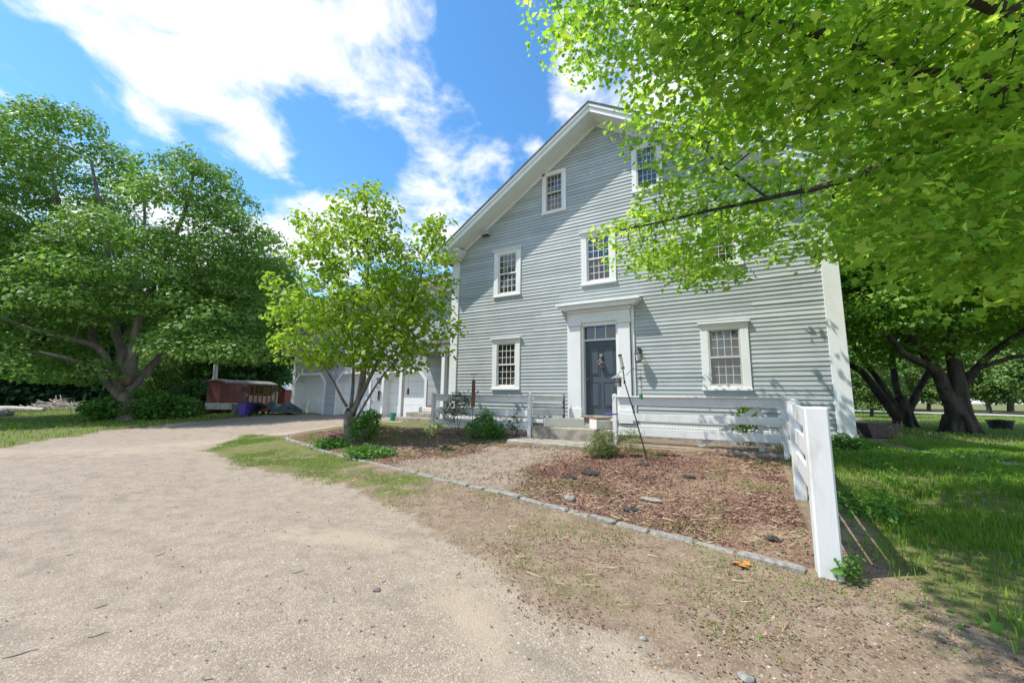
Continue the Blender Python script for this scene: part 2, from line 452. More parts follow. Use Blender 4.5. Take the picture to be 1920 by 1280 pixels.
class MB:
    """collects polygons in world coordinates; build() makes ONE mesh object"""
    def __init__(s): s.v = []; s.f = []

    def add(s, vs, fs):
        b = len(s.v); s.v.extend([tuple(map(float, p)) for p in vs]); s.f.extend([tuple(i+b for i in f) for f in fs]); return s

    def box(s, x0, x1, y0, y1, z0, z1):
        return s.add([(x0, y0, z0), (x1, y0, z0), (x1, y1, z0), (x0, y1, z0), (x0, y0, z1), (x1, y0, z1), (x1, y1, z1), (x0, y1, z1)],
                     [(0, 3, 2, 1), (4, 5, 6, 7), (0, 1, 5, 4), (1, 2, 6, 5), (2, 3, 7, 6), (3, 0, 4, 7)])

    def bbox(s, x0, x1, y0, y1, z0, z1, b=.006):
        """box with chamfered edges"""
        c = np.array([(x0+x1)/2, (y0+y1)/2, (z0+z1)/2]); h = np.array([x1-x0, y1-y0, z1-z0])/2
        return s.obox(c, np.eye(3), h, b)

    def obox(s, c, ax, h, b=0.0):
        c = np.array(c, float); ax = np.array(ax, float); h = np.array(h, float)
        b = min(b, h.min()*.45)
        if b <= 0:
            vs = [c+ax[0]*sx*h[0]+ax[1]*sy*h[1]+ax[2]*sz*h[2] for sz in (-1, 1) for sy in (-1, 1) for sx in (-1, 1)]
            return s.add(vs, [(0, 2, 3, 1), (4, 5, 7, 6), (0, 1, 5, 4), (1, 3, 7, 5), (3, 2, 6, 7), (2, 0, 4, 6)])
        vs = []; idx = {}
        for k in range(3):
            for sg in [(a, b_, c_) for a in (-1, 1) for b_ in (-1, 1) for c_ in (-1, 1)]:
                q = [h[i]-(b if i != k else 0) for i in range(3)]
                idx[(k, sg)] = len(vs)
                vs.append(c+sum(ax[i]*sg[i]*q[i] for i in range(3)))
        fs = []

        def orient(f):
            P = [vs[i] for i in f]; nrm = np.cross(P[1]-P[0], P[2]-P[0])
            return f if np.dot(nrm, sum(P)/len(P)-c) > 0 else f[::-1]
        for k in range(3):
            i, j = [a for a in range(3) if a != k]
            for sk in (-1, 1):
                q = []
                for si, sj in ((-1, -1), (1, -1), (1, 1), (-1, 1)):
                    sg = [0, 0, 0]; sg[k] = sk; sg[i] = si; sg[j] = sj; q.append(idx[(k, tuple(sg))])
                fs.append(orient(tuple(q)))
        for i in range(3):
            for j in range(i+1, 3):
                k = 3-i-j
                for si in (-1, 1):
                    for sj in (-1, 1):
                        q = []
                        for (kk, sk) in ((i, -1), (j, -1), (j, 1), (i, 1)):
                            sg = [0, 0, 0]; sg[i] = si; sg[j] = sj; sg[k] = sk; q.append(idx[(kk, tuple(sg))])
                        fs.append(orient(tuple(q)))
        for sg in [(a, b_, c_) for a in (-1, 1) for b_ in (-1, 1) for c_ in (-1, 1)]:
            fs.append(orient(tuple(idx[(k, sg)] for k in range(3))))
        return s.add(vs, fs)

    def beam(s, a, b, w, t, up=(0, 0, 1), bev=.004):
        """rectangular bar from a to b; w across (horizontal-ish), t along up"""
        a = np.array(a, float); b = np.array(b, float); d = b-a; L = np.linalg.norm(d); d /= L
        up = np.array(up, float); sd = np.cross(d, up); sd /= np.linalg.norm(sd); u2 = np.cross(sd, d)
        return s.obox((a+b)/2, [d, sd, u2], [L/2, w/2, t/2], bev)

    def prism(s, poly, y0, y1):
        """polygon in (x,z), extruded along y"""
        n = len(poly)
        vs = [(x, y0, z) for x, z in poly]+[(x, y1, z) for x, z in poly]
        fs = [tuple(range(n)), tuple(range(2*n-1, n-1, -1))]+[(i, i+n, (i+1) % n+n, (i+1) % n) for i in range(n)]
        return s.add(vs, fs)

    def tube(s, pts, radii, n=8, cap=True):
        pts = [np.array(p, float) for p in pts]; vs = []; fs = []
        if np.isscalar(radii): radii = [radii]*len(pts)
        ref = np.array([.31, .77, .55])
        t0 = pts[1]-pts[0]; a = np.cross(t0, ref)
        if np.linalg.norm(a) < 1e-6: a = np.cross(t0, (1, 0, 0))
        a /= np.linalg.norm(a)
        for i, p in enumerate(pts):
            t = pts[min(i+1, len(pts)-1)]-pts[max(i-1, 0)]; t = t/(np.linalg.norm(t)+1e-12)
            a = a-t*np.dot(a, t); a /= np.linalg.norm(a)+1e-12; b = np.cross(t, a)
            for k in range(n):
                w = 2*math.pi*k/n; vs.append(p+radii[i]*(a*math.cos(w)+b*math.sin(w)))
        for i in range(len(pts)-1):
            for k in range(n):
                k2 = (k+1) % n; fs.append((i*n+k, i*n+k2, (i+1)*n+k2, (i+1)*n+k))
        if cap:
            fs.append(tuple(range(n-1, -1, -1))); L = (len(pts)-1)*n; fs.append(tuple(L+k for k in range(n)))
        return s.add(vs, fs)

    def lathe(s, c, prof, n=16, ax=None):
        """profile [(r, z)] turned about the vertical through c (or a tilted frame ax)"""
        c = np.array(c, float); ax = np.eye(3) if ax is None else np.array(ax)
        vs = []; fs = []
        for r_, z_ in prof:
            for k in range(n):
                w = 2*math.pi*k/n; vs.append(c+ax[0]*r_*math.cos(w)+ax[1]*r_*math.sin(w)+ax[2]*z_)
        for i in range(len(prof)-1):
            for k in range(n):
                k2 = (k+1) % n; fs.append((i*n+k, i*n+k2, (i+1)*n+k2, (i+1)*n+k))
        fs.append(tuple(range(n-1, -1, -1))); L = (len(prof)-1)*n; fs.append(tuple(L+k for k in range(n)))
        return s.add(vs, fs)

    def rock(s, c, r, seed, flat=.7, n=9, m=6):
        rr = random.Random(seed); c = np.array(c, float); vs = []; fs = []
        ph = [rr.uniform(0, 6.28) for _ in range(4)]
        for i in range(1, m):
            th = math.pi*i/m
            for k in range(n):
                w = 2*math.pi*k/n
                q = 1+.22*math.sin(2*w+ph[0]+th)+.14*math.sin(3*w+ph[1]-2*th)+rr.uniform(-.09, .09)
                vs.append(c+np.array([r[0]*math.sin(th)*math.cos(w)*q, r[1]*math.sin(th)*math.sin(w)*q, r[2]*math.cos(th)*q*flat]))
        for i in range(m-2):
            for k in range(n):
                k2 = (k+1) % n; fs.append((i*n+k, (i+1)*n+k, (i+1)*n+k2, i*n+k2))
        fs.append(tuple(range(n))); fs.append(tuple((m-2)*n+k for k in range(n-1, -1, -1)))
        return s.add(vs, fs)

    def build(s, name, mat, parent=None, origin=None, smooth=False):
        o0 = root_loc(parent) if parent is not None else (np.array(origin, float) if origin is not None else np.mean(np.array(s.v), 0))
        me = bpy.data.meshes.new(name)
        me.from_pydata([tuple(np.array(p)-o0) for p in s.v], [], s.f)
        if smooth: me.polygons.foreach_set('use_smooth', [True]*len(me.polygons))
        me.update()
        return link_mesh(name, me, mat, parent, o0)


def np_mesh(name, V, F, mat, parent=None, origin=(0, 0, 0), smooth=False):
    """fast mesh from numpy arrays (all faces with the same number of corners)"""
    o0 = root_loc(parent) if parent is not None else np.array(origin, float)
    V = np.ascontiguousarray(V-o0, dtype=np.float32); F = np.ascontiguousarray(F, dtype=np.int32)
    k = F.shape[1]
    me = bpy.data.meshes.new(name)
    me.vertices.add(len(V)); me.vertices.foreach_set('co', V.ravel())
    me.loops.add(F.size); me.loops.foreach_set('vertex_index', F.ravel())
    me.polygons.add(len(F)); me.polygons.foreach_set('loop_start', np.arange(0, F.size, k, dtype=np.int32))
    if smooth: me.polygons.foreach_set('use_smooth', np.ones(len(F), bool))
    me.update(calc_edges=True)
    return link_mesh(name, me, mat, parent, origin)


def copy_tree(o, parent=None):
    c = o.copy(); COL.objects.link(c)
    if parent is not None: c.parent = parent
    for ch in [x for x in bpy.data.objects if x.parent == o]: copy_tree(ch, c)
    return c


# ------------------------------------------------------------------ scatter helpers (numpy)
def frames(nrm, spin):
    nrm = nrm/np.linalg.norm(nrm, axis=1, keepdims=True)
    ref = np.where(np.abs(nrm[:, 2:3]) < .95, np.array([[0, 0, 1.]]), np.array([[1., 0, 0]]))
    a = np.cross(nrm, ref); a /= np.linalg.norm(a, axis=1, keepdims=True); b = np.cross(nrm, a)
    c, s = np.cos(spin)[:, None], np.sin(spin)[:, None]
    return a*c+b*s, -a*s+b*c, nrm


def instance(tV, tF, cen, nrm, size, spin, zs=None):
    X, Y, Z = frames(nrm, spin)
    n, k = len(cen), len(tV)
    V = cen[:, None, :]+size[:, None, None]*(tV[None, :, 0:1]*X[:, None, :]+tV[None, :, 1:2]*Y[:, None, :]+tV[None, :, 2:3]*(1 if zs is None else zs[:, None, None])*Z[:, None, :])
    F = tF[None, :, :]+(np.arange(n)*k)[:, None, None]
    return V.reshape(-1, 3), F.reshape(-1, tF.shape[1])


_half = [(0.0, -.02), (.16, -.10), (.33, -.07), (.27, .10), (.52, .20), (.30, .33), (.33, .48), (.16, .52), (.0, .95)]


def _fan(outline, cup):
    o = [p for p in outline]+[(-x, y) for x, y in outline[-2:0:-1]]
    pts = [(0, .26, -cup)]+[(x, y, cup*1.2*(x*x)*2-cup*.6*max(0, y-.5)) for x, y in o]
    n = len(o)
    return np.array(pts, float), np.array([(0, 1+i, 1+(i+1) % n) for i in range(n)], int)


LEAF_MAPLE = _fan(_half, .10)
LEAF_OVAL = (np.array([(0, 0, 0), (.26, .28, .05), (.27, .6, .04), (0, 1.0, -.12), (-.27, .6, .04), (-.26, .28, .05), (0, .5, -.05)], float),
             np.array([(6, 0, 1), (6, 1, 2), (6, 2, 3), (6, 3, 4), (6, 4, 5), (6, 5, 0)], int))
LEAF_SIMPLE = (np.array([(0, 0, 0), (.42, .45, .10), (0, 1.0, -.06), (-.42, .45, .10)], float), np.array([(0, 1, 2), (0, 2, 3)], int))
LEAF_STAR = (np.array([(0, 0, 0), (.55, .20, .05), (.30, .50, .02), (0, 1.0, -.08), (-.30, .50, .02), (-.55, .20, .05)], float),
             np.array([(0, 1, 2), (0, 2, 3), (0, 3, 4), (0, 4, 5)], int))


def leaf_cloud(centers, spread, per, size, tmpl, rng, up=1.0, droop=.0, outw=.35):
    """sprays of leaves: flattened clumps about each centre"""
    n = len(centers)
    sp = np.asarray(spread, float)
    if sp.ndim == 1: sp = np.tile(sp, (n, 1))
    idx = np.repeat(np.arange(n), per); m = len(idx)
    off = rng.normal(0, 1, (m, 3)); off /= np.maximum(1, np.linalg.norm(off, axis=1, keepdims=True)/1.7)
    c = centers[idx]+off*sp[idx]
    rxy = np.hypot(off[:, 0], off[:, 1])
    c[:, 2] -= droop*rxy**2*sp[idx, 0]
    nr = rng.normal(0, .55, (m, 3)); nr[:, 2] += up
    nr += np.stack([off[:, 0], off[:, 1], off[:, 2]*(outw > .5)*.8], 1)*outw
    s = size*np.exp(rng.normal(0, .24, m))
    return instance(tmpl[0], tmpl[1], c, nr, s, rng.uniform(0, 6.283, m), rng.uniform(-.6, 2.6, m))


def sample_ellipsoids(ells, n, rng, shell=.55, mind=.5):
    """points in a union of ellipsoids (centre(3), axes rows(3x3), radii(3)), denser towards the outside"""
    vol = np.array([np.prod(e[2])**.75 for e in ells]); pr = vol/vol.sum()
    pts = []
    tries = 0
    while len(pts) < n and tries < n*60:
        tries += 1
        e = ells[rng.choice(len(ells), p=pr)]
        d = rng.normal(0, 1, 3); d /= np.linalg.norm(d)
        r_ = rng.random()**(1/3.)
        r_ = shell+(1-shell)*r_ if rng.random() < .75 else r_
        p = e[0]+(d*r_*e[2])@e[1]
        if pts and np.min(np.sum((np.array(pts)-p)**2, 1)) < mind*mind: continue
        pts.append(p)
    return np.array(pts)


class Skeleton:
    def __init__(s, mb, rng): s.mb = mb; s.rng = rng; s.p = []; s.r = []

    def stem(s, pts, r0, r1, n=10, seg=5):
        """smooth thick limb through the points"""
        P = np.array(pts, float); out = []
        for i in range(len(P)-1):
            a = P[max(i-1, 0)]; b = P[i]; c = P[i+1]; d = P[min(i+2, len(P)-1)]
            for k in range(seg):
                t = k/seg
                out.append(.5*((2*b)+(-a+c)*t+(2*a-5*b+4*c-d)*t*t+(-a+3*b-3*c+d)*t**3))
        out.append(P[-1]); L = len(out)
        rr = [r0+(r1-r0)*(i/(L-1))**.8 for i in range(L)]
        for i in range(1, L-1): out[i] = out[i]+s.rng.normal(0, 1, 3)*rr[i]*.07
        s.mb.tube(out, rr, n)
        s.p += out; s.r += rr

    def twig(s, target, rmin=.008, k=.014, n=5, sag=.08, climb=.6):
        P = np.array(s.p); d = target-P; L = np.linalg.norm(d, axis=1)
        cost = L+climb*np.maximum(0, -d[:, 2])+np.where(np.array(s.r) < rmin*1.5, .8, 0)
        i = int(np.argmin(cost)); a = P[i]; ln = L[i]
        if ln < .05: return
        r0 = min(s.r[i]*.65, rmin+k*ln); r1 = rmin*.6
        m = max(3, int(ln/.45)+2)
        bow = s.rng.normal(0, .06, 3)*ln+np.array([0, 0, sag*ln])
        pts = [a+(target-a)*t+bow*4*t*(1-t)+s.rng.normal(0, .012, 3)*ln*(0 < t < 1) for t in np.linspace(0, 1, m)]
        rr = list(np.linspace(r0, r1, m))
        s.mb.tube(pts, rr, n, cap=False)
        s.p += pts[1:]; s.r += rr[1:]


def cam_ell(base, lat, z, dep, rl, rz, rd):
    """ellipsoid given as sideways / height / depth offsets about a trunk base"""
    c = np.array([base[0], base[1], 0])+HR*lat+HF*dep+np.array([0, 0, z])
    return (c, np.array([HR, HF, [0, 0, 1.]]), np.array([rl, rd, rz]))


SKY_SAT, SKY_VAL, SKY_STR, CLOUD, SUN_E, EXPO = 1.15, 1.7, .10, 10.2, 4.5, .49
# ================================================================== SETTING: one sheet of ground, split by surface
def axis(lo, hi, fine_lo, fine_hi, step, grow=1.16, mx=40):
    a = list(np.arange(fine_lo, fine_hi+step/2, step))
    d = step; x = a[0]
    left = []
    while x > lo: d = min(d*grow, mx); x -= d; left.append(x)
    d = step; x = a[-1]; right = []
    while x < hi: d = min(d*grow, mx); x += d; right.append(x)
    return np.array(left[::-1]+a+right)


GX = axis(-420, 420, -10.5, 9.5, .11)
GY = axis(-140, 520, -10.6, .4, .11)
XX, YY = np.meshgrid(GX, GY, indexing='ij')
REG = regions(XX, YY)
ZZ = height(XX, YY)
SAND = np.zeros_like(XX)
for line, wd in (([(760, 850), (860, 930), (1010, 1010), (1120, 1110), (1230, 1240), (1300, 1400)], .5), ([(560, 1000), (700, 1010), (860, 1090), (940, 1270)], .28), ([(0, 850), (300, 840), (600, 820)], 1.1), ([(820, 930), (1000, 960), (1160, 1020), (1300, 1130)], .25)):
    P = np.array([at_z(u, v, .0)[:2] for u, v in line])
    best = np.full(XX.shape, 99.0)
    for a, b in zip(P[:-1], P[1:]):
        d = b-a; t = np.clip(((XX-a[0])*d[0]+(YY-a[1])*d[1])/(d@d), 0, 1)
        best = np.minimum(best, np.hypot(XX-a[0]-t*d[0], YY-a[1]-t*d[1]))
    SAND = np.maximum(SAND, np.exp(-(best/wd/(.5+1.1*fbm(XX*.8+11, YY*.8, 3)))**2)*(.35+.9*fbm(XX*.5, YY*1.3+40, 4)))


def ground_objects():
    nx, ny = XX.shape
    V = np.stack([XX, YY, ZZ], -1).reshape(-1, 3)
    I = np.arange(nx*ny).reshape(nx, ny)
    F = np.stack([I[:-1, :-1], I[1:, :-1], I[1:, 1:], I[:-1, 1:]], -1).reshape(-1, 4)
    cx = ((XX[:-1, :-1]+XX[1:, 1:])/2).ravel(); cy = ((YY[:-1, :-1]+YY[1:, 1:])/2).ravel()
    rg = regions(cx, cy)
    kind = np.zeros(len(F), int)
    kind[rg['drive'] > .5] = 1
    kind[(rg['bed'] > .5)] = 2
    kind[(rg['path'] > .5) & (rg['right'] < .5)] = 3
    m1 = np.stack([REG['drive'], REG['bed'], REG['green'], SAND], -1).reshape(-1, 4)
    m2 = np.stack([REG['path'], 0*XX, 0*XX, 1+0*XX], -1).reshape(-1, 4)
    for k, name in enumerate(('ground', 'driveway', 'garden_bed', 'path')):
        f = F[kind == k]
        used, inv = np.unique(f.ravel(), return_inverse=True)
        o = np_mesh(name, V[used], inv.reshape(-1, 4), M['ground'], smooth=True)
        for an, mm in (('mask', m1), ('mask2', m2)):
            ca = o.data.color_attributes.new(an, 'FLOAT_COLOR', 'POINT')
            ca.data.foreach_set('color', np.ascontiguousarray(mm[used], np.float32).ravel())
        tag(o, kind='structure')


ground_objects()

# far road behind the right-hand maples
_ra, _rb = np.array([2.0, 47.5]), np.array([60.0, 22.0])
mb = MB(); rd = (_rb-_ra)/np.linalg.norm(_rb-_ra); rn = np.array([-rd[1], rd[0]])
pts = [_ra+(_rb-_ra)*t for t in np.linspace(0, 1, 30)]
vs = []; fs = []
for i, p in enumerate(pts):
    for s_ in (-3.4, 3.4):
        q = p+rn*s_; vs.append((q[0], q[1], float(height(q[0], q[1]))+.06))
    if i: fs.append((2*i-2, 2*i, 2*i+1, 2*i-1))
mb.add(vs, fs); tag(mb.build('road', M['asphalt']), kind='structure')


def grass(name, xy, hgt, wid, mat, rng, lean=.45):
    """bent blades, three triangles each"""
    n = len(xy); x, y = xy[:, 0], xy[:, 1]
    z = height(x, y)-.012
    a = rng.uniform(0, 6.283, n); dx, dy = np.cos(a), np.sin(a)
    l = lean*rng.uniform(.2, 1.3, n)
    h = hgt*rng.uniform(.5, 1.3, n); w = wid*rng.uniform(.6, 1.3, n)
    px, py = -dy, dx
    V = np.zeros((n, 5, 3))
    for j, (t, ww) in enumerate(((0, 1), (0, -1), (.55, .75), (.55, -.75), (1, 0))):
        V[:, j, 0] = x+px*w*ww*.5+dx*l*h*t**1.8
        V[:, j, 1] = y+py*w*ww*.5+dy*l*h*t**1.8
        V[:, j, 2] = z+h*t*(1-.25*l*t)
    F = np.array([(0, 1, 3), (0, 3, 2), (2, 3, 4)])[None]+(np.arange(n)*5)[:, None, None]
    o = np_mesh(name, V.reshape(-1, 3), F.reshape(-1, 3), mat)
    return o


def scatter(n, x0, x1, y0, y1, dens, rng):
    x = rng.uniform(x0, x1, n); y = rng.uniform(y0, y1, n)
    k = rng.random(n) < dens(x, y)
    return np.stack([x[k], y[k]], 1)


def tuft(x, y, s=1.3, lo=.35, hi=.6):
    return sstep(lo, hi, fbm(x*s, y*s, 3))


g1 = scatter(240000, 3.6, 9.5, -8.2, 3.2, lambda x, y: regions(x, y)['right']*(1-regions(x, y)['path']*1.3)*(.25+.75*tuft(x, y, 1.9))*sstep(-7.4, -5.4, y+(x-4)*.1)*(1-.45*np.exp(-((x-4.5)/.55)**2)*sstep(-4, -5.6, y)), RNG)
tag(grass('lawn_grass', g1, .095, .0085, M['grass'], RNG), 'short green lawn grass growing right of the house', 'grass', kind='stuff')
g2 = scatter(70000, 5.6, 34, 3, 36, lambda x, y: .7*(1-regions(x, y)['path'])*sstep(0, 1, x-5.6), RNG)
tag(grass('lawn_grass', g2, .10, .022, M['grass'], RNG), 'lawn grass under the old maples at the back', 'grass', kind='stuff')
g3 = scatter(150000, -62, -12, -32, 10, lambda x, y: regions(x, y)['left']*np.minimum(1, 16/np.hypot(x+10, y+9))*(.4+.6*tuft(x, y, .8)), RNG)
tag(grass('lawn_grass', g3, .13, .026, M['grass_far'], RNG), 'sunny lawn grass left of the gravel drive', 'grass', kind='stuff')
g4 = scatter(300000, -12, 4.4, -7.6, -2.2, lambda x, y: (1-regions(x, y)['drive'])*(1-regions(x, y)['bed'])*(1-regions(x, y)['path'])*np.clip(tuft(x, y, 1.6, .40, .60)*(.22+.78*sstep(.5, -4, x)), 0, 1)*sstep(.1, -.1, y-kerb_y(x)+.02), RNG)
g4b = scatter(60000, -7.6, 3.8, -5.9, -1.5, lambda x, y: regions(x, y)['bed']*sstep(.50, .68, fbm(x*1.7+9, y*1.7, 3)+.12*sstep(.6, 0, y-kerb_y(x))+.08*sstep(-1.5, -4, x)), RNG)
tag(grass('weedy_grass', np.concatenate([g4, g4b]), .056, .0066, M['strip_grass'], RNG, .7), 'thin patchy weedy grass along the granite edging', 'grass', kind='stuff')


def chips(name, xy, size, asp, mat, rng, tilt=.5, lift=.006):
    n = len(xy); z = height(xy[:, 0], xy[:, 1])
    c = np.stack([xy[:, 0], xy[:, 1], z+lift], 1)
    nr = rng.normal(0, tilt, (n, 3)); nr[:, 2] = 1
    t = np.array([(-.5, -.5*asp, 0), (.5, -.35*asp, .06), (.45, .5*asp, 0), (-.5, .4*asp, .05)])
    V, F = instance(t, np.array([(0, 1, 2, 3)]), c, nr, size*rng.uniform(.5, 1.4, n), rng.uniform(0, 6.283, n))
    return np_mesh(name, V, F, mat)


c1 = scatter(120000, -7.5, 3.8, -6.0, -1.45, lambda x, y: (regions(x, y)['bed']+.22*regions(x, y)['path'])*(.25+.75*sstep(.40, .58, fbm(x*1.1+4, y*1.1, 3)))*(.35+.65*sstep(-1.2, .6, x)), RNG)
tag(chips('mulch_chips', c1, .032, .42, M['chips'], RNG), 'reddish bark mulch chips covering the flower bed', 'mulch', kind='stuff')
c2 = np.concatenate([scatter(32000, -9, 3.8, -6.0, -1.4, lambda x, y: regions(x, y)['bed']*(.5+.5*sstep(-.5, -2.5, x)), RNG),
                     scatter(60000, -4, 6.5, -9.5, -5.2, lambda x, y: .65*(1-regions(x, y)['drive'])*(1-regions(x, y)['bed'])*(.2+.8*sstep(-1.5, 1.5, x))*sstep(5.2, 4.4, x)*(.15+.85*sstep(.38, .55, fbm(x*1.5, y*1.5, 3))), RNG)])
tag(chips('leaf_litter', c2, .017, .62, M['litter'], RNG), 'small brown dead leaves strewn over bed and verge', 'leaf litter', kind='stuff')
c2b = scatter(5200, -9, 5, -10, -3, lambda x, y: regions(x, y)['drive']*(.25+.75*sstep(.45, .6, fbm(x*.9+5, y*.9, 3))), RNG)
tag(chips('drive_crumbs', c2b, .016, .5, M['birdhouse'], RNG), 'dark leaf and bark crumbs dotted over the drive', 'leaf litter', kind='stuff')
c3 = np.concatenate([scatter(5000, -4, 3.8, -5.9, -1.5, lambda x, y: regions(x, y)['bed']*sstep(.42, .6, fbm(x*1.3+70, y*1.3, 3)), RNG),
                     scatter(500, -6, 3.6, -7.5, -5.5, lambda x, y: (1-regions(x, y)['drive'])*.6, RNG)])
tag(chips('straw_stems', c3, .12, .028, M['straw'], RNG, .22, .014), 'pale dry straw and stems lying on the bed', 'straw', kind='stuff')


def pebbles(name, xy, size, mat, rng):
    n = len(xy); z = height(xy[:, 0], xy[:, 1])
    t = np.array([(1, 0, 0), (.2, .8, 0), (-.8, .5, 0), (-.7, -.6, 0), (.4, -.8, 0), (.1, 0, .62)], float)*.5
    F = np.array([(0, 1, 5), (1, 2, 5), (2, 3, 5), (3, 4, 5), (4, 0, 5)])
    s = size*np.exp(rng.normal(0, .45, n))
    c = np.stack([xy[:, 0], xy[:, 1], z-s*.03], 1)
    nr = rng.normal(0, .2, (n, 3)); nr[:, 2] = 1
    V, F = instance(t, F, c, nr, s, rng.uniform(0, 6.283, n))
    return np_mesh(name, V, F, mat)


p1 = np.concatenate([scatter(60000, -9, 6.5, -10.2, -4.2, lambda x, y: np.clip(regions(x, y)['drive'], .12, 1)*(1-regions(x, y)['bed'])*np.minimum(1, (2.6/np.hypot(x-3.3, y+10.4))**1.3)*(.25+.75*sstep(.42, .60, fbm(x*.8+20, y*.8, 4)))*(1-.6*np.exp(-((x-1.0)/.5)**2)), RNG),
                     scatter(9000, .5, 4.6, -9.2, -6.6, lambda x, y: sstep(.42, .55, fbm(x*1.2+2, y*1.2, 3)), RNG)])
tag(pebbles('gravel', p1, .0095, M['pebble'], RNG), 'loose grey and tan gravel on the drive', 'gravel', kind='stuff')

# granite edging blocks along the bed
def kerbstones():
    seg = np.concatenate([[0], np.cumsum(np.hypot(*np.diff(KERB, axis=0).T))]); L = seg[-1]
    s = .02; i = 0; rr = random.Random(5)
    while s < L-.1:
        ln = min(rr.uniform(.30, .46), L-s-.02)
        if L-s-ln < .2: ln = L-s-.02
        a = np.array([np.interp(s, seg, KERB[:, k]) for k in (0, 1)]); b = np.array([np.interp(s+ln-.018, seg, KERB[:, k]) for k in (0, 1)])
        za, zb = float(height(*a)), float(height(*b))
        up = rr.uniform(.012, .036)
        A = np.array([*a, za+up-.06]); B = np.array([*b, zb+up-.06+rr.uniform(-.01, .01)])
        d = (B-A)/np.linalg.norm(B-A); sd = np.cross(d, (0, 0, 1)); sd /= np.linalg.norm(sd); u2 = np.cross(sd, d)
        yaw = rr.uniform(-.05, .05); d2 = d*math.cos(yaw)+sd*math.sin(yaw); s2 = sd*math.cos(yaw)-d*math.sin(yaw)
        m_ = MB(); m_.obox((A+B)/2, [d2, s2, u2], [np.linalg.norm(B-A)/2, rr.uniform(.042, .058), .06], .016)
        m_.v = [tuple(np.array(p)+np.array([rr.uniform(-.006, .006) for _ in range(3)])) for p in m_.v]
        o = m_.build('kerb_stone', M['granite'])
        last = L-s-ln < .1
        lab = 'grey granite edging block touching the tall near white fence post' if last else ('grey granite edging block at the far left end of the bed' if i == 0 else 'rough grey granite block in the low edging of the bed')
        tag(o, lab, 'edging stone', 'granite edging blocks along the flower bed')
        s += ln; i += 1


kerbstones()
# ================================================================== HOUSE
def clapboards(mb, y, x0, x1, z0, z1, openings=(), gable=None, step=.1016, rng=random.Random(3), axis=0, sgn=-1):
    """real lapped boards on a wall. axis 0: wall plane y, runs along x, outward = sgn*y; axis 1: wall plane x=y, runs along y, outward = sgn*x.
    openings: (a, b, zlo, zhi, chamfer)   gable: (centre, apex z, slope)"""
    def P(u, off, z):
        return (u, y+sgn*off, z) if axis == 0 else (y+sgn*off, u, z)
    z = z0
    while z < z1-.01:
        zt = min(z+step, z1)
        lo0, hi0, lo1, hi1 = x0, x1, x0, x1
        if gable:
            c, za, sl = gable
            w0 = (za-z)/sl; w1 = max((za-zt)/sl, .001)
            if w0 <= .02: break
            lo0, hi0 = max(x0, c-w0), min(x1, c+w0); lo1, hi1 = max(x0, c-w1), min(x1, c+w1)
        cuts = []
        for (a, b, zl, zh, ch) in openings:
            if zt > zl+.004 and z < zh-.004:
                k = max(0, (zt-(zh-ch))) if ch else 0
                if b-k > a+k: cuts.append((a+k, b-k))
        spans = [(lo0, hi0, lo1, hi1)]
        for a, b in sorted(cuts):
            ns = []
            for (l0, r0, l1, r1) in spans:
                if b <= l0 or a >= r0: ns.append((l0, r0, l1, r1)); continue
                if a > l0: ns.append((l0, a, min(l1, a), min(a, r1)))
                if b < r0: ns.append((b, r0, max(b, l1), max(r1, b)))
            spans = ns
        for (l0, r0, l1, r1) in spans:
            x = l0
            while x < r0-1e-4:
                e = x+rng.uniform(2.2, 4.2)
                if e > r0-.6: e = r0
                xb0, xb1 = x, e-(.002 if e < r0 else 0)
                xt0 = l1 if x == l0 else min(max(xb0, l1), r1)
                xt1 = r1 if e == r0 else max(min(xb1, r1), l1)
                j = rng.uniform(-.0025, .0025); o_ = .0205+rng.uniform(-.003, .004)
                zb = z+j
                mid = (xb0+xb1)/2; sg = rng.uniform(-.006, .006)
                mb.add([P(xb0, o_, zb), P(mid, o_+.001, zb+sg), P(xb1, o_, zb), P(xt1, .003, zt+.002), P((xt0+xt1)/2, .003, zt+.002), P(xt0, .003, zt+.002), P(xb0, 0, zb), P(mid, 0, zb+sg), P(xb1, 0, zb)],
                       [(0, 1, 4, 5), (1, 2, 3, 4), (6, 7, 1, 0), (7, 8, 2, 1), (0, 5, 6), (2, 8, 3)])
                x = e
        z += step


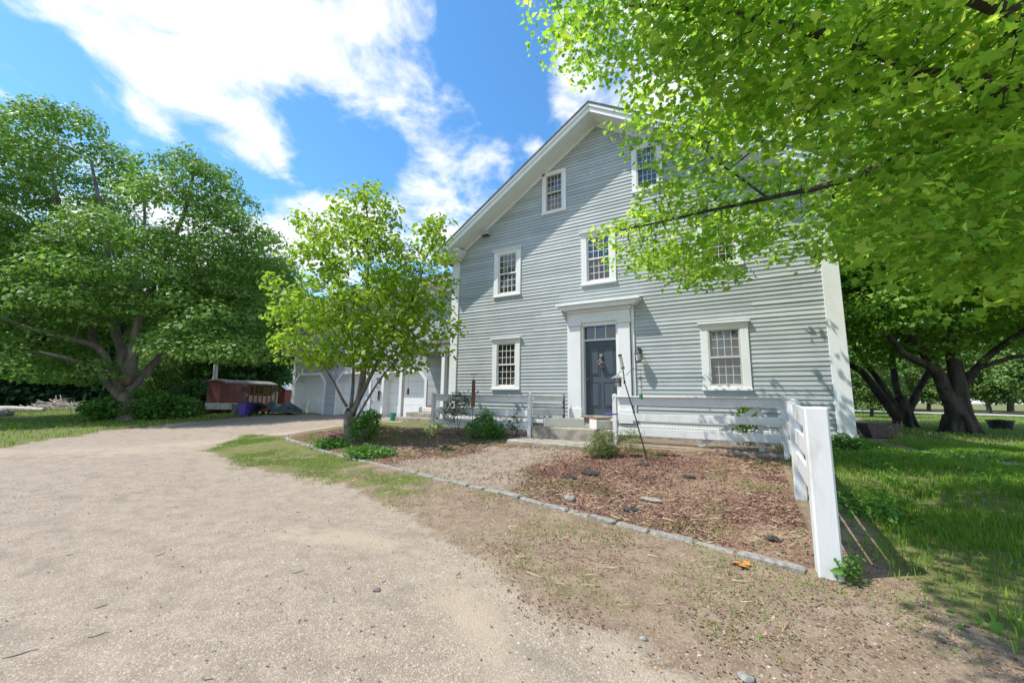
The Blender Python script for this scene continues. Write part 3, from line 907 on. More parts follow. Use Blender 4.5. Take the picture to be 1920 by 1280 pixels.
def wall_backing(mb, y, x0, x1, z0, z1, openings, gable, depth=.12):
    """solid sheathing behind the boards, pierced by the openings"""
    def strip(a, b, zl, zh):
        if gable:
            c, za, sl = gable
            zz = []
            top = []
            for x in np.linspace(a, b, 2): top.append((x, min(zh, za-sl*abs(x-c))))
            xs = [a]+([c] if a < c < b else [])+[b]
            xk = [c-(za-zh)/sl, c+(za-zh)/sl]
            xs = sorted(set(xs+[q for q in xk if a < q < b]))
            tp = [(x, min(zh, za-sl*abs(x-c))) for x in xs]
            if max(t for _, t in tp) <= zl+.01: return
            for (xa, ta), (xb, tb) in zip(tp[:-1], tp[1:]):
                ta_, tb_ = max(ta, zl), max(tb, zl)
                if ta_ <= zl+1e-6 and tb_ <= zl+1e-6: continue
                if ta < zl: xa = xa+(xb-xa)*(zl-ta)/(tb-ta)
                if tb < zl: xb = xa+(xb-xa)*(zl-ta)/(tb-ta) if ta < zl else xa+(xb-xa)*(ta-zl)/(ta-tb)
                mb.prism([(xa, zl), (xb, zl), (xb, tb_), (xa, ta_)], y, y+depth)
        else: mb.box(a, b, y, y+depth, zl, zh)
    xs = sorted(set([x0, x1]+[q for o in openings for q in o[:2]]))
    for a, b in zip(xs[:-1], xs[1:]):
        m = (a+b)/2
        blocks = sorted([(o[2], o[3]) for o in openings if o[0] < m < o[1]])
        z = z0
        for zl, zh in blocks:
            if zl > z: strip(a, b, z, zl)
            z = max(z, zh)
        if z < z1: strip(a, b, z, z1)


def window(parent, cx, zb, zt, w, cw, cols, rows, sash_mat, glass, cap=True, y=0.0, sill=True, storm=False):
    """casing (thing part) > sash, glass"""
    a, b = cx-w/2, cx+w/2; ia, ib = a+cw, b-cw; iz0, iz1 = zb+cw*.72, zt-cw*.80
    m_ = MB()
    m_.bbox(a, ia, y-.045, y+.055, zb+.06, zt, .005); m_.bbox(ib, b, y-.045, y+.055, zb+.06, zt, .005)
    m_.bbox(ia, ib, y-.043, y+.055, iz1, zt, .005)
    m_.bbox(ia, ib, y-.043, y+.055, zb+.06, iz0, .004)
    m_.bbox(a-.015, b+.015, y-.075, y+.05, zb, zb+.06, .008)
    if cap:
        m_.bbox(a-.05, b+.05, y-.105, y-.002, zt+.002, zt+.042, .008)
        m_.bbox(a-.02, b+.02, y-.070, y-.002, zt-.045, zt, .006)
    o = m_.build('window', M['white'], parent)
    zm = (iz0+iz1)/2
    s_ = MB(); r = .042
    for (lo, hi, yy) in ((zm-.018, iz1, y-.004), (iz0, zm+.018, y+.022)):
        s_.box(ia, ia+r, yy, yy+.024, lo, hi); s_.box(ib-r, ib, yy, yy+.024, lo, hi)
        s_.box(ia+r, ib-r, yy+.001, yy+.023, hi-.036, hi); s_.box(ia+r, ib-r, yy+.001, yy+.023, lo, lo+.045)
        gx0, gx1, gz0, gz1 = ia+r, ib-r, lo+.045, hi-.036
        for k in range(1, cols):
            x = gx0+(gx1-gx0)*k/cols; s_.box(x-.008, x+.008, yy+.003, yy+.021, gz0, gz1)
        for k in range(1, rows):
            z = gz0+(gz1-gz0)*k/rows; s_.box(gx0, gx1, yy+.0042, yy+.0198, z-.008, z+.008)
    if storm:
        s_.box(ia, ia+.03, y-.036, y-.010, iz0, iz1); s_.box(ib-.03, ib, y-.036, y-.010, iz0, iz1); s_.box(ia+.03, ib-.03, y-.035, y-.011, zm-.02, zm+.02)
        s_.box(ia+.03, ib-.03, y-.035, y-.011, iz1-.03, iz1); s_.box(ia+.03, ib-.03, y-.035, y-.011, iz0, iz0+.03)
    s_.build('sash', sash_mat, o)
    g = MB()
    rr = random.Random(int(cx*100+zb*10)); gx0, gx1 = ia+r, ib-r
    for (lo, hi, yy) in ((zm-.018, iz1, y+.008), (iz0, zm+.018, y+.034)):
        gz0, gz1 = lo+.045, hi-.036
        for i in range(cols):
            for k in range(rows):       # every small pane sits at its own slight angle, as old glass does
                xa, xb = gx0+(gx1-gx0)*i/cols, gx0+(gx1-gx0)*(i+1)/cols
                za, zb_ = gz0+(gz1-gz0)*k/rows, gz0+(gz1-gz0)*(k+1)/rows
                t1, t2 = rr.uniform(-.002, .002), rr.uniform(-.002, .002)
                g.add([(xa, yy+t1, za), (xb, yy-t1+t2, za), (xb, yy-t1-t2, zb_), (xa, yy+t1-t2, zb_)], [(0, 1, 2, 3)])
    g.box(ia-.02, ib+.02, y+.058, y+.07, iz0-.02, iz1+.02)
    g.build('glass', glass, o)
    return o, (ia-.03, ib+.03, zb+.05, zt-.03, 0)


HOUSE = empty('farmhouse', (0, 6, .4), 'two storey grey clapboard farmhouse with white trim and a gable front', 'house')
HW, APEX, SLOPE, OV = 5.215, 9.44, .64, .60
DEEP = 12.0
op = []
for (cx, zb, zt, w, cw, cols, rows, sm, gl, cap, st) in (
        (-1.36, 7.02, 8.40, .80, .13, 4, 3, 'beige', 'glassdark', False, True), (1.40, 7.02, 8.40, .80, .13, 4, 3, 'beige', 'glassdark', False, True),
        (-3.0, 4.594, 6.15, 1.0, .165, 4, 3, 'sashwhite', 'glassdark', True, False), (0, 4.594, 6.15, 1.0, .165, 4, 3, 'sashwhite', 'glassdark', True, False), (3.0, 4.594, 6.15, 1.0, .165, 4, 3, 'beige', 'glassdark', True, False),
        (-3.0, 1.645, 3.225, 1.0, .165, 4, 3, 'sashwhite', 'glassdark', True, False), (3.0, 1.645, 3.225, 1.0, .165, 4, 3, 'beige', 'glassreflect', True, True)):
    o, cut = window(HOUSE, cx, zb, zt, w, cw, cols, rows, M[sm], M[gl], cap, storm=st)
    op.append(cut)
op.append((-.86, .86, .72, 3.98, 0))
mb = MB()
clapboards(mb, 0, -HW+.03, HW-.03, .76, APEX-.02, op, (0, APEX-.02, SLOPE))
wall_backing(mb, .0, -HW+.03, HW-.03, .72, APEX-.03, op, (0, APEX-.03, SLOPE))
clapboards(mb, HW-.03, .12, DEEP, .76, 6.1, (), None, axis=1, sgn=1)
mb.box(HW-.15, HW-.033, .125, DEEP, .72, 6.1)
clapboards(mb, -HW+.03, .12, DEEP, .76, 6.1, (), None, axis=1, sgn=-1)
mb.box(-HW+.033, -HW+.15, .125, DEEP, .72, 6.1)
mb.prism([(-HW+.16, .72), (HW-.16, .72), (HW-.16, 6.1), (0, APEX-.05), (-HW+.16, 6.1)], DEEP-.12, DEEP)
mb.build('wall', M['siding'], HOUSE)

mb = MB()
mb.bbox(-HW+.02, HW-.0, .03, DEEP-.02, .1, .73, .02)
mb.bbox(HW-.75, HW+.05, -.05, .8, .15, .735, .03)
mb.bbox(1.0, HW-.78, -.03, .3, .15, .728, .02)
mb.bbox(-HW+.0, -1.0, -.03, .3, .15, .728, .02)
mb.build('foundation', M['fieldstone'], HOUSE)
mb = MB()
mb.bbox(-HW-.04, HW+.04, -.055, .015, .70, .775, .008)
mb.build('sill_board', M['white'], HOUSE)
for sx, w_ in ((-1, .29), (1, .29)):
    mb = MB(); xe = sx*HW
    x0, x1 = sorted((xe+sx*.012, xe-sx*w_)); mb.bbox(x0, x1, -.05, .02, .78, 6.16, .006)
    x0, x1 = sorted((xe+sx*.015, xe-sx*.03)); mb.bbox(x0, x1, .022, .3, .72, 6.05, .006)
    mb.build('corner_board', M['white'], HOUSE)
    # boxed cornice return with its moulded bed
    mb = MB(); x0, x1 = sorted((xe+sx*.36, xe-sx*.52))
    mb.bbox(x0, x1, -OV+.12, .02, 6.30, 6.40, .012)
    mb.prism([(x0+.10, 6.16), (x1-.10, 6.16), (x1-.02, 6.298), (x0+.02, 6.298)], -OV+.22, .0)
    mb.bbox(x0+.14, x1-.14, -OV+.34, .01, 6.06, 6.158, .01)
    mb.add([(x0+.02, -OV+.14, 6.402), (x1-.02, -OV+.14, 6.402), (x1-.02, .0, 6.50), (x0+.02, .0, 6.50)], [(0, 1, 2, 3)])
    mb.build('cornice_return', M['white'], HOUSE)
    # rake: sloped soffit, fascia, crown and the frieze board on the wall
    mb = MB(); ex = HW+.34

    def sl(x, off): return APEX-SLOPE*x+off
    def pr(off0, off1, ya, yb, xa, xb):
        mb.prism([(sx*xa, sl(xa, off0)), (sx*xb, sl(xb, off0)), (sx*xb, sl(xb, off1)), (sx*xa, sl(xa, off1))] if sx > 0 else
                 [(sx*xa, sl(xa, off0)), (sx*xa, sl(xa, off1)), (sx*xb, sl(xb, off1)), (sx*xb, sl(xb, off0))], ya, yb)
    pr(.09, .13, -OV, .02, .002, ex)                 # soffit board
    pr(.07, .22, -OV-.03, -OV-.001, .002, ex)      # fascia
    pr(.22, .312, -OV-.075, -OV-.002, .002, ex+.02)  # crown
    pr(.13, .21, -OV+.002, -OV+.03, .002, ex)
    pr(-.025, .088, -.045, .015, .002, HW-.3)      # frieze on the wall
    mb.build('rake_board', M['white'], HOUSE)
mb = MB()
for sx in (-1, 1):
    ex = HW+.44
    a = [(0, APEX+.315), (sx*ex, APEX+.315-SLOPE*ex), (sx*ex, APEX+.36-SLOPE*ex), (0, APEX+.36)]
    mb.prism(a if sx < 0 else a[::-1], -OV-.10, DEEP+.4)
    mb.box(*sorted((sx*(HW+.02), sx*(HW+.34))), .03, DEEP, 6.12, 6.30)
mb.build('roof', M['roof'], HOUSE)

# door surround
SUR = MB()
for sx in (-1, 1):
    x0, x1 = sorted((sx*.52, sx*.84)); SUR.bbox(x0, x1, -.11, .04, 1.16, 3.43, .008)
    x0, x1 = sorted((sx*.50, sx*.87)); SUR.bbox(x0, x1, -.135, .04, .80, 1.158, .01)
    x0, x1 = sorted((sx*.49, sx*.88)); SUR.bbox(x0, x1, -.14, .04, 3.432, 3.515, .012)
    x0, x1 = sorted((sx*.86, sx*.94)); SUR.bbox(x0, x1, -.05, .02, .79, 3.95, .006)
    x0, x1 = sorted((sx*.455, sx*.518)); SUR.bbox(x0, x1, -.06, .16, .97, 3.44, .005)
SUR.bbox(-.855, .855, -.105, .04, 3.517, 3.80, .008)
SUR.bbox(-.515, .515, -.06, .16, 3.42, 3.514, .005)
SUR.bbox(-.90, .90, -.15, .04, 3.802, 3.88, .012)
SUR.bbox(-.455, .455, .03, .14, 3.015, 3.06, .004)
for k in (-1, 1): SUR.bbox(k*.152-.012, k*.152+.012, .06, .10, 3.062, 3.418, .003)
surround = SUR.build('door_surround', M['white'], HOUSE)
mb = MB()
mb.prism([(-1.0, 3.882), (1.0, 3.882), (1.13, 3.99), (-1.13, 3.99)], -.30, -.002)
mb.bbox(-1.17, 1.17, -.37, .01, 3.992, 4.045, .012)
mb.add([(-1.16, -.36, 4.047), (1.16, -.36, 4.047), (1.16, 0, 4.11), (-1.16, 0, 4.11)], [(0, 1, 2, 3)])
mb.build('door_canopy', M['white'], HOUSE)
mb = MB(); mb.box(-.455, .455, .085, .095, 3.06, 3.42); mb.build('transom_glass', M['glassdark'], HOUSE)
D = MB(); yd = .11
D.box(-.455, .455, yd, yd+.045, .975, 3.015)
for sx in (-1, 1):
    x0, x1 = sorted((sx*.055, sx*.36))
    for zl, zh in ((1.20, 1.86), (2.06, 2.86)):
        D.box(x0-.012, x1+.012, yd-.012, yd-.001, zl-.012, zl); D.box(x0-.012, x1+.012, yd-.012, yd-.001, zh, zh+.012)
        D.box(x0-.012, x0, yd-.012, yd-.001, zl, zh); D.box(x1, x1+.012, yd-.012, yd-.001, zl, zh)
        D.bbox(x0+.035, x1-.035, yd-.014, yd-.001, zl+.035, zh-.035, .006)
door = D.build('front_door', M['door'], HOUSE)
mb = MB(); mb.lathe((0.0, yd-.02, 2.60), [(.0, 0), (.045, .0), (.045, .03), (.0, .03)], 14, [[1, 0, 0], [0, 0, 1], [0, -1, 0]])
mb.build('door_knocker', M['brass'], door)
mb = MB(); mb.lathe((-.395, yd-.005, 1.95), [(.028, 0), (.02, .02), (.03, .045), (.022, .065), (0, .067)], 12, [[1, 0, 0], [0, 0, 1], [0, -1, 0]])
mb.build('door_knob', M['brass'], door)
mb = MB(); mb.bbox(-.52, .52, -.12, .2, .90, .972, .012); mb.bbox(-.60, .60, -.03, .1, .72, .898, .02); mb.build('doorstep', M['concrete'], HOUSE)

# ---- wreath-like ornament on the door
mb = MB(); rr = random.Random(4)
c0 = np.array([.0, yd-.07, 2.36])
for k in range(34):
    a = rr.uniform(0, 6.28); q = rr.uniform(.02, .095)
    mb.rock(c0+np.array([q*math.cos(a), rr.uniform(-.03, .02), q*math.sin(a)*1.35]), [rr.uniform(.018, .034)]*3, k, 1, 6, 4)
mb.tube([(0, yd-.06, 2.47), (.004, yd-.03, 2.53), (0, yd-.022, 2.60)], .006, 5)
tag(mb.build('door_wreath', basic('dried_flower_wreath', (.36, .30, .27), (.07, .06, .06), .9, 28, lo=.42, hi=.58)), 'small grey dried wreath hanging on the blue front door', 'wreath')

# ---- wall lantern right of the door
L = empty('wall_lantern', (1.04, -.02, 2.60), 'black and glass wall lantern fixed right of the front door', 'lantern')
mb = MB(); lc = np.array([1.06, -.20, 2.44])
mb.bbox(1.00, 1.10, -.045, -.016, 2.52, 2.74, .01)
mb.tube([(1.05, -.04, 2.66), (1.05, -.10, 2.72), (1.06, -.17, 2.74), (1.06, -.20, 2.70)], .010, 7)
mb.lathe(lc+[0, 0, .13], [(.10, 0), (.105, .012), (.055, .075), (.022, .10), (.012, .15), (.018, .165), (0, .18)], 10)
mb.lathe(lc+[0, 0, -.085], [(.0, 0), (.02, 0), (.075, .022), (.075, .034), (0, .034)], 10)
for k in range(8):
    a = 2*math.pi*k/8; mb.tube([lc+[.073*math.cos(a), .073*math.sin(a), -.055], lc+[.094*math.cos(a), .094*math.sin(a), .13]], .005, 5)
mb.build('frame', M['black'], L)
mb = MB(); mb.lathe(lc+[0, 0, -.05], [(.066, 0), (.086, .175)], 8); mb.build('lamp_glass', M['lampglass'], L)

# ---- small hooded vent high on the gable wall
mb = MB(); p = at_y(915, 437, 0)
mb.add([(p[0]-.15, -.02, p[2]+.1), (p[0]+.13, -.02, p[2]+.1), (p[0]+.13, -.02, p[2]-.12), (p[0]-.15, -.02, p[2]-.12), (p[0]-.15, -.20, p[2]-.06), (p[0]+.13, -.20, p[2]-.06), (p[0]+.13, -.20, p[2]-.115), (p[0]-.15, -.20, p[2]-.115)],
       [(0, 4, 5, 1), (4, 7, 6, 5), (0, 3, 7, 4), (1, 5, 6, 2), (3, 2, 6, 7), (0, 1, 2, 3)])
V_ = empty('wall_vent', (p[0], -.02, p[2]), 'small grey hooded vent box under the left rake', 'vent')
mb.build('hood', M['siding'], V_)
mb = MB(); mb.box(p[0]-.13, p[0]+.11, -.19, -.04, p[2]-.128, p[2]-.121); mb.build('louvre', M['dark'], V_)

# ================================================================== GARAGE WING
GY0 = 3.0
GAR = empty('garage_wing', (-12, 8, .4), 'long grey clapboard garage wing with white doors left of the house', 'garage')
gl, gr_ = -19.33, -HW
ops = []
doors = [(-19.16, -16.26, .30, 2.62), (-15.36, -12.62, .36, 2.64), (-11.86, -8.95, .40, 2.66)]
for (a, b, zl, zh) in doors: ops.append((a+.10, b-.10, zl, zh-.10, .48))
mb = MB()
clapboards(mb, GY0, gl+.02, gr_-.16, .36, 6.12, ops)
wall_backing(mb, GY0, gl+.02, gr_-.1, .25, 6.5, [(a, b, zl, zh, 0) for a, b, zl, zh, _ in ops], None)
clapboards(mb, gl+.02, GY0+.1, GY0+8, .36, 6.2, (), axis=1, sgn=-1)
mb.box(gl+.024, gl+.14, GY0+.125, GY0+8, .25, 6.4)
mb.build('wall', M['siding2'], GAR)
for (a, b, zl, zh) in doors:
    f = MB(); c = .48; t = .14; y0, y1 = GY0-.05, GY0+.42
    out_ = [(a, zl), (a, zh-c), (a+c, zh), (b-c, zh), (b, zh-c), (b, zl)]
    inn = [(a+t, zl), (a+t, zh-c-.04), (a+c+.04, zh-t), (b-c-.04, zh-t), (b-t, zh-c-.04), (b-t, zl)]
    for i in range(5):
        q = [out_[i], out_[i+1], inn[i+1], inn[i]]; f.prism(q[::-1], y0, y1)
    fr = f.build('door_frame', M['white'], GAR)
    g = MB()
    n = 4
    g.box(a+t-.02, b-t+.02, GY0+.425, GY0+.44, zl+.0, zh)
    for k in range(n):
        za = zl+.03+(zh-zl-.03)*k/n; zb = zl+.03+(zh-zl-.03)*(k+1)/n-.012
        g.bbox(a+t-.02, b-t+.02, GY0+.38, GY0+.42, za, zb, .006)
    g.build('garage_door', M['garagedoor'], GAR)
mb = MB()
mb.bbox(gl-.02, gl+.20, GY0-.045, GY0+.015, .28, 6.10, .006)
mb.bbox(gl-.02, gl+.005, GY0+.02, GY0+.2, .28, 6.10, .006)
mb.build('corner_board', M['white'], GAR)
mb = MB()
mb.bbox(gl-.30, gr_-.12, GY0-.06, GY0+.01, 6.10, 6.44, .01)
mb.box(gl-.45, gr_-.02, GY0-.52, GY0+.03, 6.44, 6.50)
mb.bbox(gl-.47, gr_-.02, GY0-.58, GY0-.525, 6.42, 6.62, .01)
mb.build('eaves_board', M['white'], GAR)
mb = MB()
yr = GY0+4.3
vs = [(gl-.48, GY0-.62, 6.62), (gr_+.0, GY0-.62, 6.62), (gr_+.0, yr, 8.75), (gl-.48, yr, 8.75), (gl-.48, yr+4.9, 6.62), (gr_+.0, yr+4.9, 6.62)]
vs = vs+[(x, y, z+.05) for x, y, z in vs]
mb.add(vs, [(0, 3, 2, 1), (6, 7, 8, 9), (3, 4, 5, 2), (9, 8, 11, 10), (0, 1, 7, 6), (0, 6, 9, 3), (3, 9, 10, 4), (1, 2, 8, 7), (2, 5, 11, 8), (4, 10, 11, 5)])
mb.add([(gl+.0, GY0+.05, 6.42), (gl+.0, yr, 8.70), (gl+.0, yr+4.4, 6.42), (gl+.1, GY0+.05, 6.42), (gl+.1, yr, 8.70), (gl+.1, yr+4.4, 6.42)], [(0, 1, 2), (5, 4, 3)])
mb.build('roof', M['roof'], GAR)

# ---- side porch in the corner between wing and house
PO = empty('side_porch', (-7.6, 1.9, .4), 'small side porch with white posts between garage and house', 'porch')
py = 1.55
PXL, PXR = at_y(750, 791, py)[0], at_y(831, 745, py)[0]
for x in (PXL, PXR):
    mb = MB(); mb.bbox(x-.085, x+.085, py-.085, py+.085, .30, 3.2, .01); mb.bbox(x-.11, x+.11, py-.11, py+.11, 3.0, 3.14, .01)
    mb.build('post', M['white'], PO)
mb = MB(); mb.bbox(PXL-.12, gr_-.04, py-.07, py+.07, 3.202, 3.46, .01); mb.bbox(PXL-.07, PXL+.07, py+.072, GY0-.06, 3.202, 3.44, .01)
mb.build('beam', M['white'], PO)
mb = MB(); mb.add([(PXL-.25, py-.25, 3.462), (gr_-.045, py-.25, 3.462), (gr_-.045, GY0-.05, 3.95), (PXL-.25, GY0-.05, 3.95), (PXL-.25, py-.25, 3.50), (gr_-.045, py-.25, 3.50), (gr_-.045, GY0-.05, 4.0), (PXL-.25, GY0-.05, 4.0)],
            [(0, 3, 2, 1), (4, 5, 6, 7), (0, 1, 5, 4), (0, 4, 7, 3), (1, 2, 6, 5)])
mb.build('roof', M['roof'], PO)
mb = MB(); mb.bbox(PXR+.10, gr_-.045, GY0-.35, GY0-.06, .762, 3.2, .01); mb.build('side_panel', M['tan'], PO)
mb = MB(); mb.bbox(PXR+.16, gr_-.10, GY0-.36, GY0-.352, .80, 2.75, .002); mb.build('dark_doorway_sheet', M['dark'], PO)  # thin dark sheet on the panel, its colour standing in for a shaded opening
mb = MB(); mb.bbox(PXL+.35, gr_-.045, py-.05, GY0-.07, .36, .76, .02); mb.build('deck', M['concrete'], PO)
ST = empty('porch_steps', (PXL+.9, .8, .3), 'pale concrete steps climbing to the side porch', 'steps')
for k, (y0, y1, zt) in enumerate(((1.02, 1.49, .58), (.55, 1.018, .42))):
    mb = MB(); mb.bbox(PXL+.25-.1*k, PXL+2.3, y0, y1, .12, zt, .015); mb.build('step', M['concrete'], ST)

# ---- front steps: deep concrete platform and a long granite tread
FS = empty('front_steps', (-.3, -1.2, .3), 'broad concrete landing and stone step at the front door', 'steps')
mb = MB(); mb.bbox(-1.37, .68, -1.42, -.14, .22, .715, .02); mb.build('landing', M['concrete'], FS)
mb = MB(); mb.obox((-.45, -1.80, .30), np.eye(3), (1.20, .37, .13), .03)
mb.v = [(x+random.uniform(-.012, .012), y+random.uniform(-.02, .02), z+random.uniform(-.012, .012)) for x, y, z in mb.v]
mb.build('step', M['concrete'], FS)
# ================================================================== FENCES
FY = -1.4


def wire_panel(mb, a, b, z0, z1, za=None, step=.055, t=.0032):
    a = np.array(a, float); b = np.array(b, float); L = np.linalg.norm(b-a); n = int(L/step)
    for k in range(n+1):
        p = a+(b-a)*k/n; mb.beam((p[0], p[1], z0), (p[0], p[1], z1), t, t, up=(0, 1, 0), bev=0)
    for z in np.arange(z0, z1, step*1.6):
        mb.beam((a[0], a[1], z), (b[0], b[1], z), t, t, bev=0)


def fence_run(root, posts, rails, cap, wire=None):
    for (x, y, z0, z1, w) in posts:
        mb = MB(); mb.bbox(x-w/2, x+w/2, y-w/2, y+w/2, z0, z1-.012, .008)
        mb.add([(x-w/2+.002, y-w/2+.002, z1-.012), (x+w/2-.002, y-w/2+.002, z1-.012), (x+w/2-.002, y+w/2-.002, z1-.012), (x-w/2+.002, y+w/2-.002, z1-.012), (x, y, z1+.012)], [(0, 1, 4), (1, 2, 4), (2, 3, 4), (3, 0, 4)])
        mb.build('post', M['whitefence'], root)
    for (a, b, hh, t) in rails:
        mb = MB(); mb.beam(a, b, t, hh, bev=.005); mb.build('rail', M['whitefence'], root)
    for (a, b, w) in cap:
        mb = MB(); mb.beam(a, b, w, .028, bev=.006); mb.build('cap_board', M['whitefence'], root)
    if wire:
        mb = MB()
        for (a, b, z0, z1) in wire: wire_panel(mb, a, b, z0, z1)
        mb.build('wire_mesh', M['wire'], root)


F1 = empty('picket_rail_fence', (-3.0, FY, .45), 'white board fence left of the front steps behind shrubs', 'fence', 'white board fences round the front yard')
fence_run(F1, [(-4.66, FY, .25, 1.52, .10), (-1.43, FY, .28, 1.535, .095)],
          [((-4.60, FY-.012, 1.385), (-1.48, FY-.012, 1.385), .185, .03), ((-4.60, FY-.012, 1.01), (-1.48, FY-.012, 1.02), .165, .03), ((-4.60, FY-.012, .70), (-1.48, FY-.012, .70), .18, .03)],
          [((-4.62, FY-.02, 1.478), (-1.48, FY-.02, 1.478), .15)], [((-4.6, FY+.03), (-1.49, FY+.03), .40, .99)])
F1.name = 'board_fence'
mb = MB(); mb.bbox(-4.6, -1.49, FY-.02, FY+.02, .30, .43, .01); mb.build('base_board', M['concrete'], F1)
mb = MB(); mb.bbox(-1.95, -1.83, FY+.05, FY+.09, .42, .66, .006); mb.build('picket', M['whitefence'], F1)

F2 = empty('board_fence', (2.3, FY, .45), 'white board fence right of the front steps with diagonal brace', 'fence', 'white board fences round the front yard')
fence_run(F2, [(.765, FY, .26, 1.535, .095), (3.95, FY, .28, 1.545, .10)],
          [((.815, FY-.012, 1.385), (3.90, FY-.012, 1.395), .18, .03), ((.815, FY-.012, 1.025), (3.90, FY-.012, 1.05), .155, .03), ((.815, FY-.012, .71), (3.90, FY-.012, .73), .165, .03)],
          [((.815, FY-.03, 1.478), (3.92, FY-.03, 1.486), .16)], [((.82, FY+.03), (3.9, FY+.03), .44, 1.0)])
mb = MB(); mb.bbox(.82, 3.9, FY-.03, FY+.015, .30, .445, .01); mb.build('base_board', M['concrete'], F2)
mb = MB(); mb.beam((2.46, FY+.14, .47), (3.56, FY+.14, 1.30), .035, .095, bev=.005); mb.build('brace', M['whitefence'], F2)
mb = MB(); mb.bbox(3.52, 3.61, FY+.17, FY+.25, .30, 1.34, .006); mb.build('brace_post', M['whitefence'], F2)

NP = (3.825, -6.13)
F3 = empty('board_fence', (3.87, -3.8, .3), 'white side fence running from the house yard to the tall near post', 'fence', 'white board fences round the front yard')
fx = .0
fence_run(F3, [(3.885, -3.85, .12, 1.46, .13)], [], [])
for (z0, z1, h0, h1) in ((1.385, 1.25, .16, .20), (1.03, .955, .145, .20), (.72, .64, .155, .22)):
    mb = MB(); x0, x1 = 3.965, 3.845
    A0, B0 = np.array([x0-.02, FY-.055, z0]), np.array([x1-.02, NP[1]+.085, z1])
    for hA, hB, A, B in ((h0, h1, A0, B0),):
        t = .018
        mb.add([(A[0]-t, A[1], A[2]-hA/2), (A[0]+t, A[1], A[2]-hA/2), (A[0]+t, A[1], A[2]+hA/2), (A[0]-t, A[1], A[2]+hA/2), (B[0]-t, B[1], B[2]-hB/2), (B[0]+t, B[1], B[2]-hB/2), (B[0]+t, B[1], B[2]+hB/2), (B[0]-t, B[1], B[2]+hB/2)],
               [(0, 3, 2, 1), (4, 5, 6, 7), (0, 1, 5, 4), (1, 2, 6, 5), (2, 3, 7, 6), (3, 0, 4, 7)])
    mb.build('rail', M['whitefence'], F3)
mb = MB(); w = .168
mb.obox((NP[0], NP[1], .64), np.array([[math.cos(.02), math.sin(.02), 0], [-math.sin(.02), math.cos(.02), 0], [0, 0, 1]]), (w/2, w/2, .755), .014)
mb.build('end_post', M['whitefence'], F3)

G = empty('garden_gate', (-1.2, -.8, .72), 'narrow white gate with wire panel standing at the landing', 'gate')
ga, gb = np.array([-1.37, -1.30]), np.array([-.98, -.24])
for z, hh in ((1.40, .12), (1.235, .05), (1.05, .17)):
    mb = MB(); mb.beam((*ga, z), (*gb, z), .03, hh); mb.build('rail', M['whitefence'], G)
mb = MB(); mb.beam((*ga, 1.47), (*gb, 1.47), .08, .026); mb.build('cap_board', M['whitefence'], G)
mb = MB(); mb.beam((*gb, .718), (*gb, 1.52), .05, .05, up=(0, 1, 0)); mb.build('post', M['black'], G)
mb = MB(); wire_panel(mb, ga, gb, .74, 1.36); mb.build('wire_mesh', M['wire'], G)

# ================================================================== SMALL THINGS ROUND THE DOOR
def planter(loc, yaw, ln, lab, tilt=0.0):
    root = empty('planter_box', loc, lab, 'planter', 'wooden planter boxes on the landing')
    c, s = math.cos(yaw), math.sin(yaw); ax = np.array([[c, s, 0], [-s, c, 0], [0, 0, 1.]]); L = np.array(loc)
    mb = MB()
    for sg in (-1, 1):
        mb.obox(L+ax[1]*sg*.13+[0, 0, .105], ax, (ln/2, .011, .098), .003)
    mb.obox(L+[0, 0, .02], ax, (ln/2-.012, .115, .012), .0)
    mb.build('side_board', M['planter'], root)
    for sg in (-1, 1):
        mb = MB(); mb.obox(L+ax[0]*sg*(ln/2+.012)+[0, 0, .118], ax, (.011, .142, .115), .003); mb.build('end_board', M['planter'], root)
        mb = MB(); mb.obox(L+ax[0]*sg*(ln/2+.012)+[0, 0, .245], ax, (.014, .145, .012), .002); mb.build('rim', M['terracotta'], root)
    mb = MB(); mb.obox(L+[0, 0, .13], ax, (ln/2-.002, .118, .018), 0); mb.build('soil', M['soil'], root)


planter((-.66, -1.02, .716), .62, .95, 'long peeling white planter box left of the front door')
planter((.42, -1.12, .716), .95, .60, 'white planter box with red rim beside the right fence post')

# leaning feeder pole in the bed
pb = on_ground(1217, 865); pt = at_d(1171, 716, np.linalg.norm(pb-CAM)*1.012); pe = pb+(pt-pb)*1.0
ptop = at_d(1163, 680, np.linalg.norm(pt-CAM))
D0 = np.linalg.norm(pt-CAM)
PL = empty('feeder_pole', pb, 'black iron pole leaning in the mulch with curved hooks', 'pole')
mb = MB(); mb.tube([pb-[0, 0, .1], pb+(pt-pb)*.5, pt, at_d(1168, 691, D0)], [.013, .012, .011, .010], 8); mb.build('shaft', M['black'], PL)


def hook(pts):
    mb = MB(); mb.tube(pts, .0055, 6); mb.build('hook', M['black'], PL)


D0 = np.linalg.norm(pt-CAM)
hk1 = [at_d(*q, D0) for q in ((1171, 704), (1168, 697), (1163, 696), (1160, 700), (1160, 703))]
hk2 = [at_d(*q, D0) for q in ((1174, 703), (1180, 697), (1186, 692), (1194, 691), (1201, 693), (1202, 690))]
hook(hk1); hook(hk2)
mb = MB(); mb.lathe(pt+(pe-pb)/np.linalg.norm(pe-pb)*0-[0, 0, .03], [(.016, 0), (.02, .01), (.02, .05), (.016, .06)], 10); mb.build('collar', M['black'], PL)
axz = (ptop-pt)/np.linalg.norm(ptop-pt); axx = np.cross(axz, (0, 1, 0)); axx /= np.linalg.norm(axx); axy = np.cross(axz, axx); AX = np.array([axx, axy, axz])
TF = empty('tube_feeder', at_d(1167, 690, D0), 'clear tube feeder on top of the leaning pole', 'bird feeder')
q0 = at_d(1168, 692, D0)
mb = MB(); mb.lathe(q0, [(.012, 0), (.042, .004), (.038, .03), (.033, .045)], 12, AX); mb.build('base', M['feeder_green'], TF)
